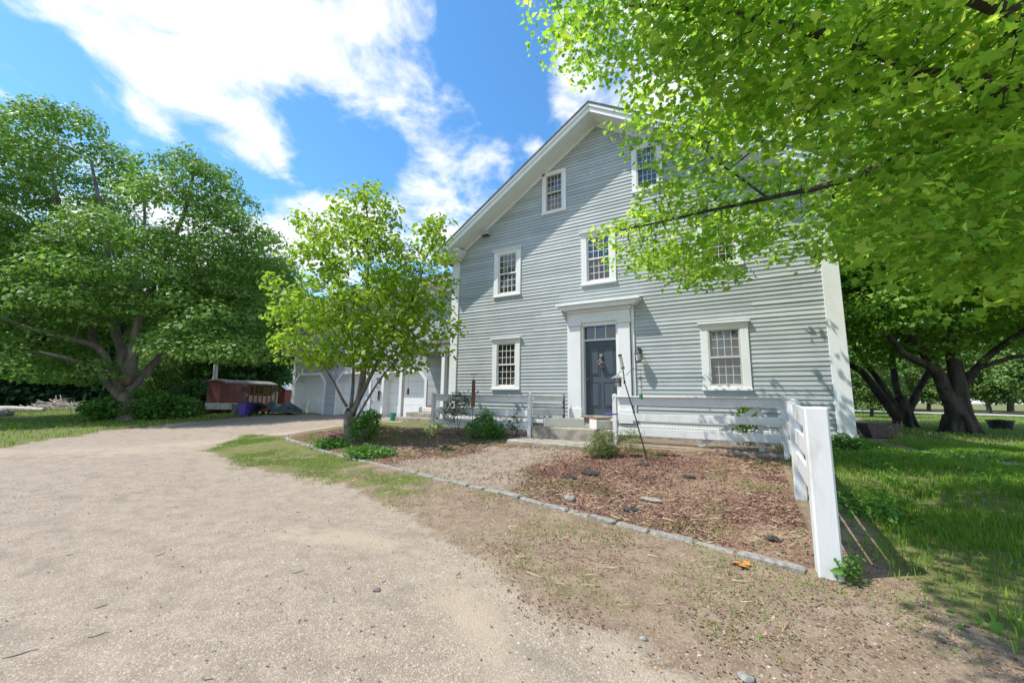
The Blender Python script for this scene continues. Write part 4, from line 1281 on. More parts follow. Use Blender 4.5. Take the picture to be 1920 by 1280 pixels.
mb = MB(); mb.lathe(q0, [(.034, .046), (.034, .27)], 14, AX); mb.build('tube', M['clearplastic'], TF)
mb = MB(); mb.lathe(q0, [(.042, .271), (.042, .29), (.01, .30)], 14, AX); mb.build('lid', M['black'], TF)

# hanging tube feeder with green base
hb = at_d(1202, 748, D0)
TF2 = empty('tube_feeder', hb, 'clear hanging tube feeder with dark green base over the fence rail', 'bird feeder')
mb = MB(); mb.lathe(hb, [(.04, 0), (.036, .03), (.03, .085), (.026, .10)], 14); mb.build('base', M['feeder_green'], TF2)
mb = MB(); mb.lathe(hb, [(.026, .101), (.026, .40)], 14); mb.build('tube', M['clearplastic'], TF2)
mb = MB(); mb.lathe(hb, [(.05, .402), (.046, .412), (.012, .43)], 14); mb.tube([hb+[0, 0, .43], hk2[-1]], .003, 5); mb.build('lid', M['black'], TF2)
mb = MB(); mb.lathe(hb, [(.034, .24), (.034, .25)], 12); mb.tube([hb+[.03, 0, .245], hb+[.07, -.02, .24]], .006, 6); mb.build('perch', M['black'], TF2)

# little lantern-shaped feeder house hanging from the left hook
fb = at_d(1158, 716, D0)
BH = empty('house_feeder', fb, 'dark wooden house shaped bird feeder with letters on its side', 'bird feeder')
mb = MB()
for dx in (-.05, .05):
    for dy in (-.05, .05): mb.bbox(fb[0]+dx-.009, fb[0]+dx+.009, fb[1]+dy-.009, fb[1]+dy+.009, fb[2]-.075, fb[2]+.06, .002)
mb.bbox(fb[0]-.065, fb[0]+.065, fb[1]-.065, fb[1]+.065, fb[2]-.09, fb[2]-.076, .003)
mb.bbox(fb[0]-.06, fb[0]+.06, fb[1]-.058, fb[1]+.058, fb[2]+.061, fb[2]+.072, .003)
mb.build('frame', M['birdhouse'], BH)
mb = MB(); mb.box(fb[0]-.043, fb[0]+.043, fb[1]-.041, fb[1]+.041, fb[2]-.07, fb[2]+.055); mb.build('seed_box', M['clearplastic'], BH)
mb = MB()
mb.prism([(fb[0]-.105, fb[2]+.075), (fb[0]+.105, fb[2]+.075), (fb[0], fb[2]+.135)], fb[1]-.095, fb[1]+.095); mb.build('roof', M['alu'], BH)
mb = MB(); mb.tube([fb+[0, 0, .13], fb+[0, 0, .16], hk1[-1]], .003, 5); mb.build('hanger', M['black'], BH)
sg = MB()    # blocky letter-like marks on the front pane, as the photograph shows them
for (a, b, c, d) in ((-.030, -.024, -.02, .03), (-.024, -.012, .022, .03), (-.006, .0, -.02, .03), (.0, .012, -.02, -.012), (.006, .012, -.02, .03), (.018, .034, .022, .03), (.018, .034, .0, .008), (.018, .034, -.02, -.012), (.028, .034, -.02, .0), (.018, .024, .0, .03)):
    sg.box(fb[0]+a, fb[0]+b, fb[1]-.0435, fb[1]-.0415, fb[2]+c, fb[2]+d)
sg.build('lettering', M['black'], BH)

# violet dish feeder
vb = at_d(1147, 776, D0*1.0)
VD = empty('dish_feeder', vb, 'shallow violet dish feeder hanging at the right fence post', 'bird feeder')
mb = MB(); mb.lathe(vb, [(.0, -.012), (.10, -.012), (.135, .008), (.128, .012), (.09, -.004), (0, -.004)], 20); mb.build('dish', M['purple_tray'], VD)
mb = MB()
for q in ((.12, .0), (-.09, .08), (-.09, -.08)): mb.tube([vb+[q[0], q[1], .01], vb+[.06, .02, .36]], .0022, 4)
mb.tube([vb+[.06, .02, .36], hk1[0]], .0022, 4)
mb.build('hanger', M['black'], VD)

# rusty cylinder feeder on its post, left fence
rb = on_ground(889, 806); Rd = np.linalg.norm(at_y(887, 760, -1.9)-CAM)
rt = at_d(887, 758, Rd); zg = float(height(rt[0], rt[1]))
RF = empty('cylinder_feeder', (rt[0], rt[1], zg), 'tall rusty brown cylinder feeder on a thin post among shrubs', 'bird feeder')
zt = at_d(886, 712, Rd)[2]; zb = at_d(888, 763, Rd)[2]
mb = MB(); mb.lathe((rt[0], rt[1], 0), [(.045, zb), (.048, zb+.02), (.046, zt-.02), (.040, zt)], 16); mb.build('cylinder', M['rust'], RF)
mb = MB(); mb.tube([(rt[0], rt[1], zg-.1), (rt[0], rt[1], zb)], .010, 7); mb.build('post', M['black'], RF)
mb = MB(); mb.tube([(rt[0], rt[1], zt), (rt[0], rt[1], zt+.13)], .008, 6); mb.tube([(rt[0]-.09, rt[1], zt+.135), (rt[0]-.03, rt[1], zt+.15), (rt[0]+.10, rt[1], zt+.14)], .008, 6); mb.build('bracket', M['black'], RF)

# things on the wing wall and by the porch
def hang_chime(u, v0, v1, y, lab, name, cat, mat, n=5, r=.05):
    t = at_y(u, v0, y); b = at_y(u, v1, y)
    root = empty(name, t, lab, cat)
    mb = MB(); mb.lathe((t[0], t[1], t[2]-.03), [(r*1.2, 0), (r*1.2, .02), (.01, .05)], 10); mb.tube([t, t+[0, 0, .14]], .004, 4); mb.build('top_disc', M['black'], root)
    for k in range(n):
        a = 2*math.pi*k/n; mb = MB(); x, yy = t[0]+r*math.cos(a), t[1]+r*math.sin(a)
        mb.tube([(x, yy, t[2]-.03), (x, yy, b[2]+.04*(k % 3))], .012, 7); mb.build('pipe', mat, root)


hang_chime(711, 733, 752, GY0-.12, 'dark wind chime hanging between the garage doors', 'wind_chime', 'wind chime', M['plastic_black'])
mb = MB(); p = at_y(710, 727, GY0-.05)
mb.tube([p+[-.10, .03, -.03], p+[-.10, -.06, 0], p+[.02, -.08, .03], p+[.16, -.08, .0], p+[.16, -.08, -.05]], .014, 6)
tag(mb.build('wall_bracket', M['black']), 'curled black iron bracket on the garage wall above the chime', 'bracket')
mb = MB(); p = at_y(711, 712, GY0-.04)
hp = [(p[0]+.011*16*math.sin(t)**3, p[2]+.011*(13*math.cos(t)-5*math.cos(2*t)-2*math.cos(3*t)-math.cos(4*t))) for t in np.linspace(0, 2*math.pi, 24, endpoint=False)]
mb.prism(hp[::-1], p[1]-.02, p[1]+.01); tag(mb.build('heart_ornament', M['birdhouse']), 'dark heart shaped ornament on the garage wall', 'ornament')
p = at_y(736, 792, 1.25); zg = float(height(p[0], p[1]))
BK = empty('bucket', (p[0], p[1], zg), 'green plastic bucket standing by the porch post', 'bucket')
mb = MB(); mb.lathe((p[0], p[1], zg), [(.0, 0), (.105, 0), (.13, .30), (.142, .305), (.142, .325), (.125, .325), (.10, .03), (0, .03)], 18); mb.build('body', M['green_plastic'], BK)
mb = MB(); mb.tube([(p[0]-.14, p[1], zg+.31), (p[0]-.11, p[1]-.09, zg+.26), (p[0], p[1]-.13, zg+.23), (p[0]+.11, p[1]-.09, zg+.26), (p[0]+.14, p[1], zg+.31)], .005, 5); mb.build('handle', M['wire'], BK)
# red and black seed feeder hanging from the porch beam
p = at_y(765, 736, 1.55)
SF = empty('lantern_feeder', p, 'small red and black feeder hanging before the garage door', 'bird feeder')
mb = MB(); mb.lathe(p-[0, 0, .08], [(.055, 0), (.06, .02), (.045, .14), (.035, .15)], 12); mb.build('body', M['redpaint'], SF)
mb = MB(); mb.lathe(p+[0, 0, .071], [(.06, 0), (.05, .05), (.02, .12), (.01, .13)], 12); mb.tube([p+[0, 0, .2], (p[0], p[1], 3.205)], .004, 5); mb.build('cap', M['black'], SF)
p = at_y(808, 761, 2.2)
mb = MB(); mb.bbox(p[0]-.14, p[0]+.12, p[1]-.09, p[1]+.09, p[2]-.05, p[2]+.04, .02); mb.tube([p+[.12, 0, 0], p+[.22, 0, .02]], .02, 7)
tag(mb.build('red_container', M['redpaint'], None, (p[0], p[1], p[2]-.05)), 'small red container on the side porch by the clapboards', 'container')
mb = MB(); mb.bbox(p[0]-.5, p[0]+.5, p[1]-.2, p[1]+.2, .765, p[2]-.052, .02); tag(mb.build('porch_bench', M['whitefence']), 'low white bench on the side porch under the red container', 'bench')

# loose things in the bed and on the drive
def stone(u, v, r, seed, lab, mat=None, flat=.7, nm='stone', lift=.3):
    p = on_ground(u, v); mb = MB(); mb.rock(p+[0, 0, r[2]*lift], r, seed, flat)
    tag(mb.build(nm, M[mat or 'granite'], None, p, True), lab, 'stone')


stone(1068, 938, (.085, .06, .075), 3, 'pale rounded stone in the dry straw of the bed')
stone(1222, 937, (.14, .10, .03), 8, 'flat pale grey stone lying in the mulch')
stone(707, 1107, (.032, .024, .016), 5, 'dark brown clod lying alone on the gravel drive', 'birdhouse', .8, 'clod')
stone(1207, 1199, (.024, .02, .020), 6, 'small grey cobble on the drive in the near foreground')
stone(1400, 1273, (.05, .035, .025), 9, 'broken grey rock at the bottom edge of the drive')
stone(1843, 938, (.03, .03, .02), 12, 'tiny dark stone in the right lawn', 'fieldstone')


def crumple(u, v, sx, sy, seed, lab):
    p = on_ground(u, v); rr = np.random.default_rng(seed); n = 12
    g = np.stack(np.meshgrid(np.linspace(-1, 1, n), np.linspace(-1, 1, n), indexing='ij'), -1)
    X = p[0]+g[..., 0]*sx*(1+.25*rr.normal(size=(n, n))*.4); Y = p[1]+g[..., 1]*sy*(1+.25*rr.normal(size=(n, n))*.4)
    Z = height(X, Y)+.018+.05*rr.random((n, n))*(1-np.clip(np.hypot(g[..., 0], g[..., 1]), 0, 1))+.012*rr.random((n, n))
    mb = MB(); vs = np.stack([X, Y, Z], -1).reshape(-1, 3)
    fs = [(i*n+j, (i+1)*n+j, (i+1)*n+j+1, i*n+j+1) for i in range(n-1) for j in range(n-1) if math.hypot(g[i, j, 0], g[i, j, 1]) < rr.uniform(.75, 1.15)]
    mb.add(vs, fs); o = mb.build('weed_fabric', M['fabric'], None, p, True); tag(o, lab, 'fabric', 'scraps of black weed fabric in the bed')


crumple(1105, 889, .16, .12, 1, 'crumpled black fabric scrap at the path side of the mulch')
crumple(1068, 897, .12, .07, 2, 'black fabric scrap left of the larger crumpled one by the path')
crumple(1205, 873, .14, .06, 3, 'black fabric scrap at the foot of the feeder pole')
crumple(1290, 896, .11, .06, 4, 'black fabric scrap in the middle of the red mulch')
crumple(1180, 958, .12, .08, 5, 'black fabric scrap near the granite edging')
crumple(1450, 1015, .07, .05, 6, 'small black fabric scrap near the tall white post')
p = on_ground(1397, 1064); mb = MB(); t = instance(LEAF_MAPLE[0], LEAF_MAPLE[1], np.array([p+[0, 0, .02], p+[-.09, .03, .018], p+[.03, .05, .03]]), np.array([(.2, .1, 1.), (-.3, .2, 1), (.1, -.4, 1.)]), np.array([.10, .085, .07]), np.array([1., 3., 5.]))
mb.add(t[0], [tuple(f) for f in t[1]]); tag(mb.build('dead_leaf', M['leaf_orange'], None, p), 'orange dead maple leaves lying outside the edging', 'dead leaf')
tw = MB(); rr = random.Random(2)
for (u, v, ln, a) in ((40, 1225, .30, .3), (190, 1137, .14, .4), (185, 1190, .2, .3), (560, 1072, .2, .35), (390, 1273, .22, -.1), (1104, 1168, .10, .4), (720, 1090, .08, .2), (655, 1065, .07, .9), (330, 950, .12, .4), (860, 1075, .12, .9), (300, 1040, .14, .5), (560, 960, .12, .3), (1235, 1145, .12, .2), (1690, 1180, .18, .7), (1830, 1180, .22, -.6), (905, 1010, .1, .2), (130, 1040, .15, .1)):
    p = on_ground(u, v); d = (HR*math.cos(a)+HF*math.sin(a)*2.2)*ln*.2
    m_ = MB(); q = [p-d, p-d*.2+[.006, -.008, 0], p+d*.4+[-.004, .008, 0], p+d]
    q = [(x, y, float(height(x, y))+.003) for x, y, _ in q]
    m_.tube(q, [.002, .003, .0025, .001], 5)
    tag(m_.build('twig', M['birdhouse'], None, p), 'thin brown twig lying on the gravel drive', 'twig', 'twigs scattered on the drive')

# ================================================================== FAR LEFT: trailer, bins, machines
GZ = .24
ta, tb = at_z(417, 779, GZ-.02), at_z(514, 773, GZ+.02)
ta[2] = tb[2] = 0
TL = np.linalg.norm((tb-ta)[:2]); td = (tb-ta)/TL; tn = np.array([-td[1], td[0], 0])    # tn points away from the camera
TR = empty('stock_trailer', (*(ta+td*TL/2)[:2], GZ), 'weathered red livestock trailer with slatted rear half', 'trailer')
TAX = np.array([td, tn, [0, 0, 1.]]); W2 = 1.55; HT = 1.50; Z0 = GZ+.30; SPL = .42


def tp(s, w, z): return ta+td*s+tn*w+np.array([0, 0, z])


def tbox(mb, s0, s1, w0, w1, z0, z1, b=.01): return mb.obox(tp((s0+s1)/2, (w0+w1)/2, (z0+z1)/2), TAX, ((s1-s0)/2, (w1-w0)/2, (z1-z0)/2), b)


ls = TL*SPL
mb = MB(); tbox(mb, .30, ls, 0, W2, Z0+.36, Z0+HT, .03)
q = [tp(.30, 0.02, Z0+.36), tp(.02, .35, Z0+.36), tp(.02, W2-.35, Z0+.36), tp(.30, W2-.02, Z0+.36)]
mb.add(q+[a+[0, 0, HT-.36] for a in q], [(3, 2, 1, 0), (4, 5, 6, 7), (0, 1, 5, 4), (1, 2, 6, 5), (2, 3, 7, 6)])
tbox(mb, .55, ls-.05, -.015, -.002, Z0+.44, Z0+HT-.08, .006)
mb.build('front_body', M['brick_red'], TR)
mb = MB(); tbox(mb, .28, ls, -.02, W2+.02, Z0, Z0+.355, .01)
q = [tp(.278, -.02, Z0), tp(0, .35, Z0), tp(0, W2-.35, Z0), tp(.278, W2+.02, Z0)]
mb.add(q+[a+[0, 0, .355] for a in q], [(3, 2, 1, 0), (4, 5, 6, 7), (0, 1, 5, 4), (1, 2, 6, 5), (2, 3, 7, 6)])
mb.build('metal_skirt', M['alu'], TR)
mb = MB(); tbox(mb, 1.0, 1.42, -.035, -.016, Z0+.98, Z0+1.26, .02); mb.build('window', M['plastic_black'], TR)
mb = MB(); tbox(mb, ls+.0, TL, .0, .04, Z0+.05, Z0+.76, .006); tbox(mb, ls, TL, W2-.04, W2, Z0+.05, Z0+.76, .006); tbox(mb, ls, TL, .05, W2-.05, Z0+.0, Z0+.06, .01)
mb.build('rear_panel', M['faded_pink'], TR)
mb = MB()
for k in range(7):
    s = ls+.03+(TL-ls-.06)*k/6
    for w in (-.035, W2+.002): tbox(mb, s-.03, s+.03, w, w+.034, Z0, Z0+HT-.06, .004)
for z in (.86, 1.02, 1.17, 1.32):
    for w in (.002, W2-.042): tbox(mb, ls+.03, TL-.03, w, w+.03, Z0+z, Z0+z+.06, .004)
tbox(mb, TL-.04, TL, .05, W2-.05, Z0+.1, Z0+.16); tbox(mb, TL-.04, TL, .05, W2-.05, Z0+.70, Z0+.76)
mb.build('rear_slats', M['rust'], TR)
mb = MB(); n = 9
prof = [(-.05+(W2+.1)*k/n, .17*math.sin(math.pi*k/n)) for k in range(n+1)]
vs = [tp(s, w, Z0+HT-.02+z) for s in (-.02, TL+.05) for w, z in prof]; vs += [tp(s, w, Z0+HT-.09+z*.9) for s in (-.02, TL+.05) for w, z in prof]
k1 = n+1
fs = [(i, i+1, k1+i+1, k1+i) for i in range(n)]+[(2*k1+i, 3*k1+i, 3*k1+i+1, 2*k1+i+1) for i in range(n)]+[(0, k1, 3*k1, 2*k1), (n, 2*k1+n, 3*k1+n, k1+n)]+[(i, 2*k1+i, 2*k1+i+1, i+1) for i in range(n)]+[(k1+i, k1+i+1, 3*k1+i+1, 3*k1+i) for i in range(n)]
mb.add(vs, fs); mb.build('roof', M['tarp_grey'], TR)
mb = MB(); tbox(mb, .2, TL, .25, .37, Z0-.12, Z0-.005); tbox(mb, .2, TL, W2-.37, W2-.25, Z0-.12, Z0-.005); mb.beam(tp(.3, W2/2, Z0-.08), tp(-1.0, W2/2, Z0-.08), .10, .10); mb.tube([tp(-.9, W2/2, GZ-.1), tp(-.9, W2/2, Z0+.15)], .04, 8); mb.build('chassis', M['rust'], TR)
for s in (TL*.58, TL*.58+.78):
    for w in (-.02, W2-.2):
        mb = MB(); mb.lathe(tp(s, w, GZ+.27), [(.0, 0), (.16, .0), (.26, .02), (.30, .06), (.30, .15), (.26, .20), (.0, .21)], 20, [td, [0, 0, 1], tn]); o = mb.build('wheel', M['rubber'], TR)
        mb = MB(); mb.lathe(tp(s, w-.012, GZ+.27), [(0, 0), (.05, .0), (.17, .02), (.17, .03)], 14, [td, [0, 0, 1], tn]); mb.build('rim', M['alu'], o)
mb = MB(); tbox(mb, ls-.22, ls-.02, -.03, -.016, Z0+.78, Z0+.82); mb.build('latch', M['alu'], TR)
p = at_z(414, 776, GZ); mb = MB(); mb.bbox(p[0]-.16, p[0]+.16, p[1]-.10, p[1]+.10, .2, .34, .03)
tag(mb.build('orange_case', M['orange'], None, (p[0], p[1], .2)), 'small orange case on the grass by the trailer hitch', 'case')


def bin_(u, v, s, lab):
    p = on_ground(u, v); z = p[2]
    root = empty('wheelie_bin', p, lab, 'bin')
    c, sn = HR, HF
    ax = np.array([HR, HF, [0, 0, 1.]])
    mb = MB(); vs = []
    for (w, d, zz) in ((.21, .23, .06), (.285, .31, .92)):
        vs += [p+HR*a*w*s+HF*b*d*s+np.array([0, 0, zz*s]) for a, b in ((-1, -1), (1, -1), (1, 1), (-1, 1))]
    mb.add(vs, [(3, 2, 1, 0), (4, 5, 6, 7), (0, 1, 5, 4), (1, 2, 6, 5), (2, 3, 7, 6), (3, 0, 4, 7)])
    mb.obox(p+[0, 0, .90*s], ax, (.30*s, .325*s, .03*s), .012)
    mb.build('body', M['purple'], root)
    mb = MB(); mb.obox(p+[0, 0, .965*s], ax, (.315*s, .34*s, .03*s), .02); mb.obox(p+HF*.05+[0, 0, 1.01*s], ax, (.25*s, .26*s, .022*s), .015); mb.build('lid', M['purple_dark'], root)
    mb = MB(); mb.tube([p-HR*.27*s+HF*.36*s+[0, 0, .93*s], p+HR*.27*s+HF*.36*s+[0, 0, .93*s]], .02, 8); mb.build('handle', M['purple_dark'], root)
    for a in (-1, 1):
        mb = MB(); mb.lathe(p+HR*a*.24*s+HF*.24*s+[0, 0, .1*s], [(0, -.03), (.1*s, -.03), (.1*s, .03), (0, .03)], 14, [HF, [0, 0, 1], HR]); mb.build('wheel', M['rubber'], root)


bin_(457, 780, .68, 'bright purple wheeled bin in front of the red trailer')
bin_(464, 778, .66, 'second purple bin tucked right behind the first one')
p = on_ground(441, 777); mb = MB(); mb.lathe(p, [(0, 0), (.16, 0), (.20, .5), (.22, .51), (.22, .55), (.19, .55), (.15, .05), (0, .05)], 16)
tag(mb.build('grey_tub', M['tarp_grey'], None, p), 'grey metal tub by the trailer left of the purple bins', 'tub')
# tyres leaning
for (u, v, r, lab) in ((484, 777, .33, 'black worn tyre leaning just right of the purple bins'),):
    p = on_ground(u, v); mb = MB(); c = p+[0, 0, r-.02]
    prof = [(r-.14, -.07), (r-.04, -.09), (r, -.05), (r, .05), (r-.04, .09), (r-.14, .07), (r-.12, 0), (r-.14, -.07)]
    mb.lathe(c, prof, 24, [HR*.9+HF*.4, [0, 0, 1], -HF*.9+HR*.4]); tag(mb.build('tyre', M['rubber'], None, p), lab, 'tyre')
# red tiller / mower with an engine
p = on_ground(497, 777); RM = empty('garden_tiller', p, 'red garden machine with black seat between tyre and tarpaulin', 'tiller')
ax = np.array([HR, HF, [0, 0, 1.]])
mb = MB(); mb.obox(p+[0, 0, .36], ax, (.26, .22, .14), .06); mb.obox(p+HR*.18+[0, 0, .46], ax, (.14, .16, .12), .05); mb.build('hood', M['redpaint'], RM)
mb = MB(); mb.obox(p-HR*.1+[0, 0, .62], ax, (.20, .18, .05), .03); mb.obox(p-HR*.26+[0, 0, .75], ax, (.05, .17, .14), .03); mb.build('seat', M['rubber'], RM)
mb = MB(); mb.tube([p+HR*.2+[0, 0, .5], p+HR*.4+[0, 0, .82], p+HR*.55+[0, 0, .92]], .018, 7); mb.build('handlebar', M['black'], RM)
for a in (-.26, .26):
    mb = MB(); mb.lathe(p+HR*a-HF*.25+[0, 0, .2], [(0, -.06), (.12, -.06), (.2, -.04), (.2, .04), (.12, .06), (0, .06)], 18, [HR, [0, 0, 1], -HF]); w_ = mb.build('wheel', M['rubber'], RM)
    mb = MB(); mb.lathe(p+HR*a-HF*.315+[0, 0, .2], [(.0, .02), (.09, .012), (.1, 0), (0, 0)], 12, [HR, [0, 0, 1], -HF]); mb.build('rim', M['alu'], w_)
RM.scale = (.62, .62, .62)
# covered mower
p = on_ground(527, 776); CM = empty('covered_mower', p, 'ride-on machine under a slate blue tarpaulin by the garage corner', 'mower')
n = 16; g = np.stack(np.meshgrid(np.linspace(-1, 1, n), np.linspace(-1, 1, n), indexing='ij'), -1)
hh = .22+.42*np.exp(-((g[..., 0]-.35)/.5)**2-(g[..., 1]/.7)**2)+.50*np.exp(-((g[..., 0]+.62)/.25)**2-(g[..., 1]/.6)**2)+.03*RNG.random((n, n)); ed = np.maximum(np.abs(g[..., 0]), np.abs(g[..., 1])) > .98; hh[ed] = .1
P3 = p+g[..., 0:1]*HR*.95+g[..., 1:2]*HF*.5; P3[..., 2] = p[2]+hh
mb = MB(); mb.add(P3.reshape(-1, 3), [(i*n+j, (i+1)*n+j, (i+1)*n+j+1, i*n+j+1) for i in range(n-1) for j in range(n-1)]); mb.build('tarpaulin', M['tarp_blue'], CM, smooth=True)
for a in (-.6, .6):
    mb = MB(); mb.lathe(p+HR*a-HF*.36+[0, 0, .19], [(0, -.07), (.12, -.07), (.19, -.04), (.19, .04), (.12, .07), (0, .07)], 16, [HR, [0, 0, 1], -HF]); mb.build('wheel', M['rubber'], CM)
# far red shed behind the trailer
p = at_d(524, 757, 58); zg = float(height(p[0], p[1]))
SH = empty('red_shed', (p[0], p[1], zg), 'small red shed far away beyond the covered mower', 'shed')
ax = np.array([HR, HF, [0, 0, 1.]])
mb = MB(); mb.obox((p[0], p[1], zg+.9), ax, (1.25, 1.2, .9)); c = np.array([p[0], p[1], zg+1.8])
mb.add([c-HR*1.25-HF*1.2, c+HR*1.25-HF*1.2, c+[0, 0, .85]-HF*1.2], [(0, 1, 2)]); mb.build('wall', M['shed'], SH)
mb = MB()
for a in (-1, 1):
    vs = [c+HR*a*1.45-HF*1.4+[0, 0, -.12], c-HF*1.4+[0, 0, .90], c+HF*1.4+[0, 0, .90], c+HR*a*1.45+HF*1.4+[0, 0, -.12]]; mb.add(vs+[v+np.array([0, 0, .08]) for v in vs], [(0, 1, 2, 3), (7, 6, 5, 4), (0, 4, 5, 1), (3, 2, 6, 7), (0, 3, 7, 4)])
mb.build('roof', M['alu'], SH)
mb = MB(); mb.obox((p[0], p[1], zg+.75)-HF*1.225, ax, (.42, .02, .72)); mb.build('door', M['white'], SH)

# log and brush pile in the left meadow
p = on_ground(35, 772); mb = MB(); d = HR*1.9-HF*.2
q = [p-d, p-d*.3+[0, 0, .03], p+d*.4, p+d*.9]; mb.tube([a+[0, 0, .16] for a in q], [.17, .16, .14, .11], 10)
tag(mb.build('fallen_log', M['deadwood'], None, p), 'long pale fallen log at the far left meadow edge', 'log')
p = on_ground(8, 779); mb = MB(); mb.rock(p+[0, 0, .15], (.55, .4, .3), 21); tag(mb.build('stone', M['granite'], None, p), 'grey boulder in front of the fallen log', 'stone')
p = on_ground(112, 768); mb = MB(); rr = random.Random(9)
for k in range(150):
    a = rr.uniform(-.9, .9); c = p+HR*rr.uniform(-1.7, 1.5)+HF*rr.uniform(-.8, .8); c[2] = p[2]+rr.uniform(.02, .75)*(1-abs(np.dot(c-p, HR))/2.4)
    d = HR*math.cos(a)+np.array([0, 0, 1])*math.sin(a)*rr.choice([.4, .4, 1])+HF*rr.uniform(-.5, .5); L = rr.uniform(.4, 1.3)
    mb.tube([c-d*L*.5, c+np.array([rr.uniform(-.06, .06), 0, rr.uniform(-.05, .06)]), c+d*L*.5], [rr.uniform(.012, .035), .016, .006], 5)
mb.v = [(x, y, max(z, p[2]-.05)) for x, y, z in mb.v]
tag(mb.build('brush_pile', M['deadwood'], None, p), 'heap of bleached dead branches in the left meadow', 'brush pile')

# ================================================================== RIGHT LAWN
p = on_ground(1877, 804); BT = empty('planter_tub', p, 'round black tub standing on the far right lawn', 'tub')
mb = MB(); mb.lathe(p, [(0, 0), (.30, 0), (.36, .28), (.40, .30), (.40, .36), (.36, .36), (.33, .30), (0, .30)], 20); mb.build('body', M['plastic_black'], BT)
mb = MB(); mb.lathe(p, [(.325, .305), (.2, .37), (0, .40)], 16); mb.build('soil', M['soil'], BT)
p = on_ground(1632, 822); p = p+np.array([.25, .3, 0]); p[2] = float(height(p[0], p[1]))
WB = empty('feed_trough', p, 'dark brown open trough beside the right house corner', 'trough')
mb = MB(); ax0 = np.array([.95, .3, 0]); ax1 = np.array([-.3, .95, 0])
lo = [p+ax0*a*.26+ax1*b*.18+[0, 0, .03] for a, b in ((-1, -1), (1, -1), (1, 1), (-1, 1))]; hi = [p+ax0*a*.42+ax1*b*.30+[0, 0, .40] for a, b in ((-1, -1), (1, -1), (1, 1), (-1, 1))]
li = [q+[0, 0, .04] for q in lo]; hi2 = [p+ax0*a*.39+ax1*b*.27+[0, 0, .40] for a, b in ((-1, -1), (1, -1), (1, 1), (-1, 1))]
mb.add(lo+hi+li+hi2, [(3, 2, 1, 0), (0, 1, 5, 4), (1, 2, 6, 5), (2, 3, 7, 6), (3, 0, 4, 7), (8, 9, 10, 11), (9, 8, 12, 13), (10, 9, 13, 14), (11, 10, 14, 15), (8, 11, 15, 12), (4, 5, 13, 12), (5, 6, 14, 13), (6, 7, 15, 14), (7, 4, 12, 15)])
mb.build('basin', M['birdhouse'], WB)
mb = MB(); mb.beam(p-ax0*.2-ax1*.16, p-ax0*.2+ax1*.16, .06, .06); mb.beam(p+ax0*.2-ax1*.16, p+ax0*.2+ax1*.16, .06, .06); mb.build('foot', M['birdhouse'], WB)
# ================================================================== TREES
def finish_tree(root, sk, cl, spread, per, size, tmpl, leafmat, barkmat, rng, up=1.0, droop=.0, twigs=True, tk=.012, sag=.08, rmin=.008, outw=.35):
    base = np.array(root.location)
    if twigs:
        order = np.argsort([np.min(np.linalg.norm(np.array(sk.p)-c, axis=1)) for c in cl])
        for i in order: sk.twig(cl[i], rmin, tk, 5, sag)
    sk.mb.build('trunk', M[barkmat], root, smooth=True)
    V, F = leaf_cloud(cl, spread, per, size, tmpl, rng, up, droop, outw)
    np_mesh('crown', V, F, M[leafmat], root)


# ---- the big maple on the left lawn
rng = np.random.default_rng(21)
b = on_ground(240, 787)
MAP = empty('maple_tree', b, 'large spreading green maple with several trunks on the left lawn', 'tree')
S = 1/ (CF/np.dot(b-CAM, HF))


def LP(u, v, dep=0.0):
    """point at the left maple's own distance"""
    d = ray(u, v); t = (np.dot(b-CAM, HF)+dep)/np.dot(d, HF); return CAM+d*t


sk = Skeleton(MB(), rng)
sk.stem([b+[0, 0, -.3], LP(240, 765), LP(238, 750), LP(236, 735)], .44, .34, 14)
sk.stem([LP(238, 752), LP(205, 715), LP(180, 670, .4), LP(170, 610, .7), LP(150, 500, 1), LP(110, 380, 1), LP(85, 260, 1)], .27, .06, 10)
sk.stem([LP(238, 745), LP(213, 700, -.4), LP(188, 655, -.8), LP(150, 640, -1.5), LP(90, 625, -2), LP(10, 600, -2.2), LP(-90, 560, -2)], .20, .05, 9)
sk.stem([LP(236, 720), LP(232, 670, .3), LP(212, 600, .5), LP(205, 500, .5), LP(190, 400), LP(170, 300)], .30, .05, 10)
sk.stem([LP(238, 720), LP(250, 660, -.3), LP(262, 600, -.5), LP(300, 500, -.5), LP(345, 400, -.3), LP(365, 310)], .28, .05, 10)
sk.stem([LP(240, 735), LP(272, 700, .5), LP(310, 660, 1), LP(370, 610, 1.5), LP(430, 560, 1.5), LP(470, 500, 1.5)], .24, .05, 9)
sk.stem([LP(236, 715), LP(225, 650, 1.5), LP(250, 560, 2.5), LP(270, 450, 3), LP(270, 360, 3)], .24, .05, 9)
sk.stem([LP(210, 690), LP(180, 690, -1), LP(120, 670, -2), LP(60, 660, -2.6), LP(0, 668, -3)], .15, .03, 8)


def LE(u, v, dep, rl, rz, rd): return (LP(u, v, dep), np.array([HR, HF, [0, 0, 1.]]), np.array([rl, rd, rz]))


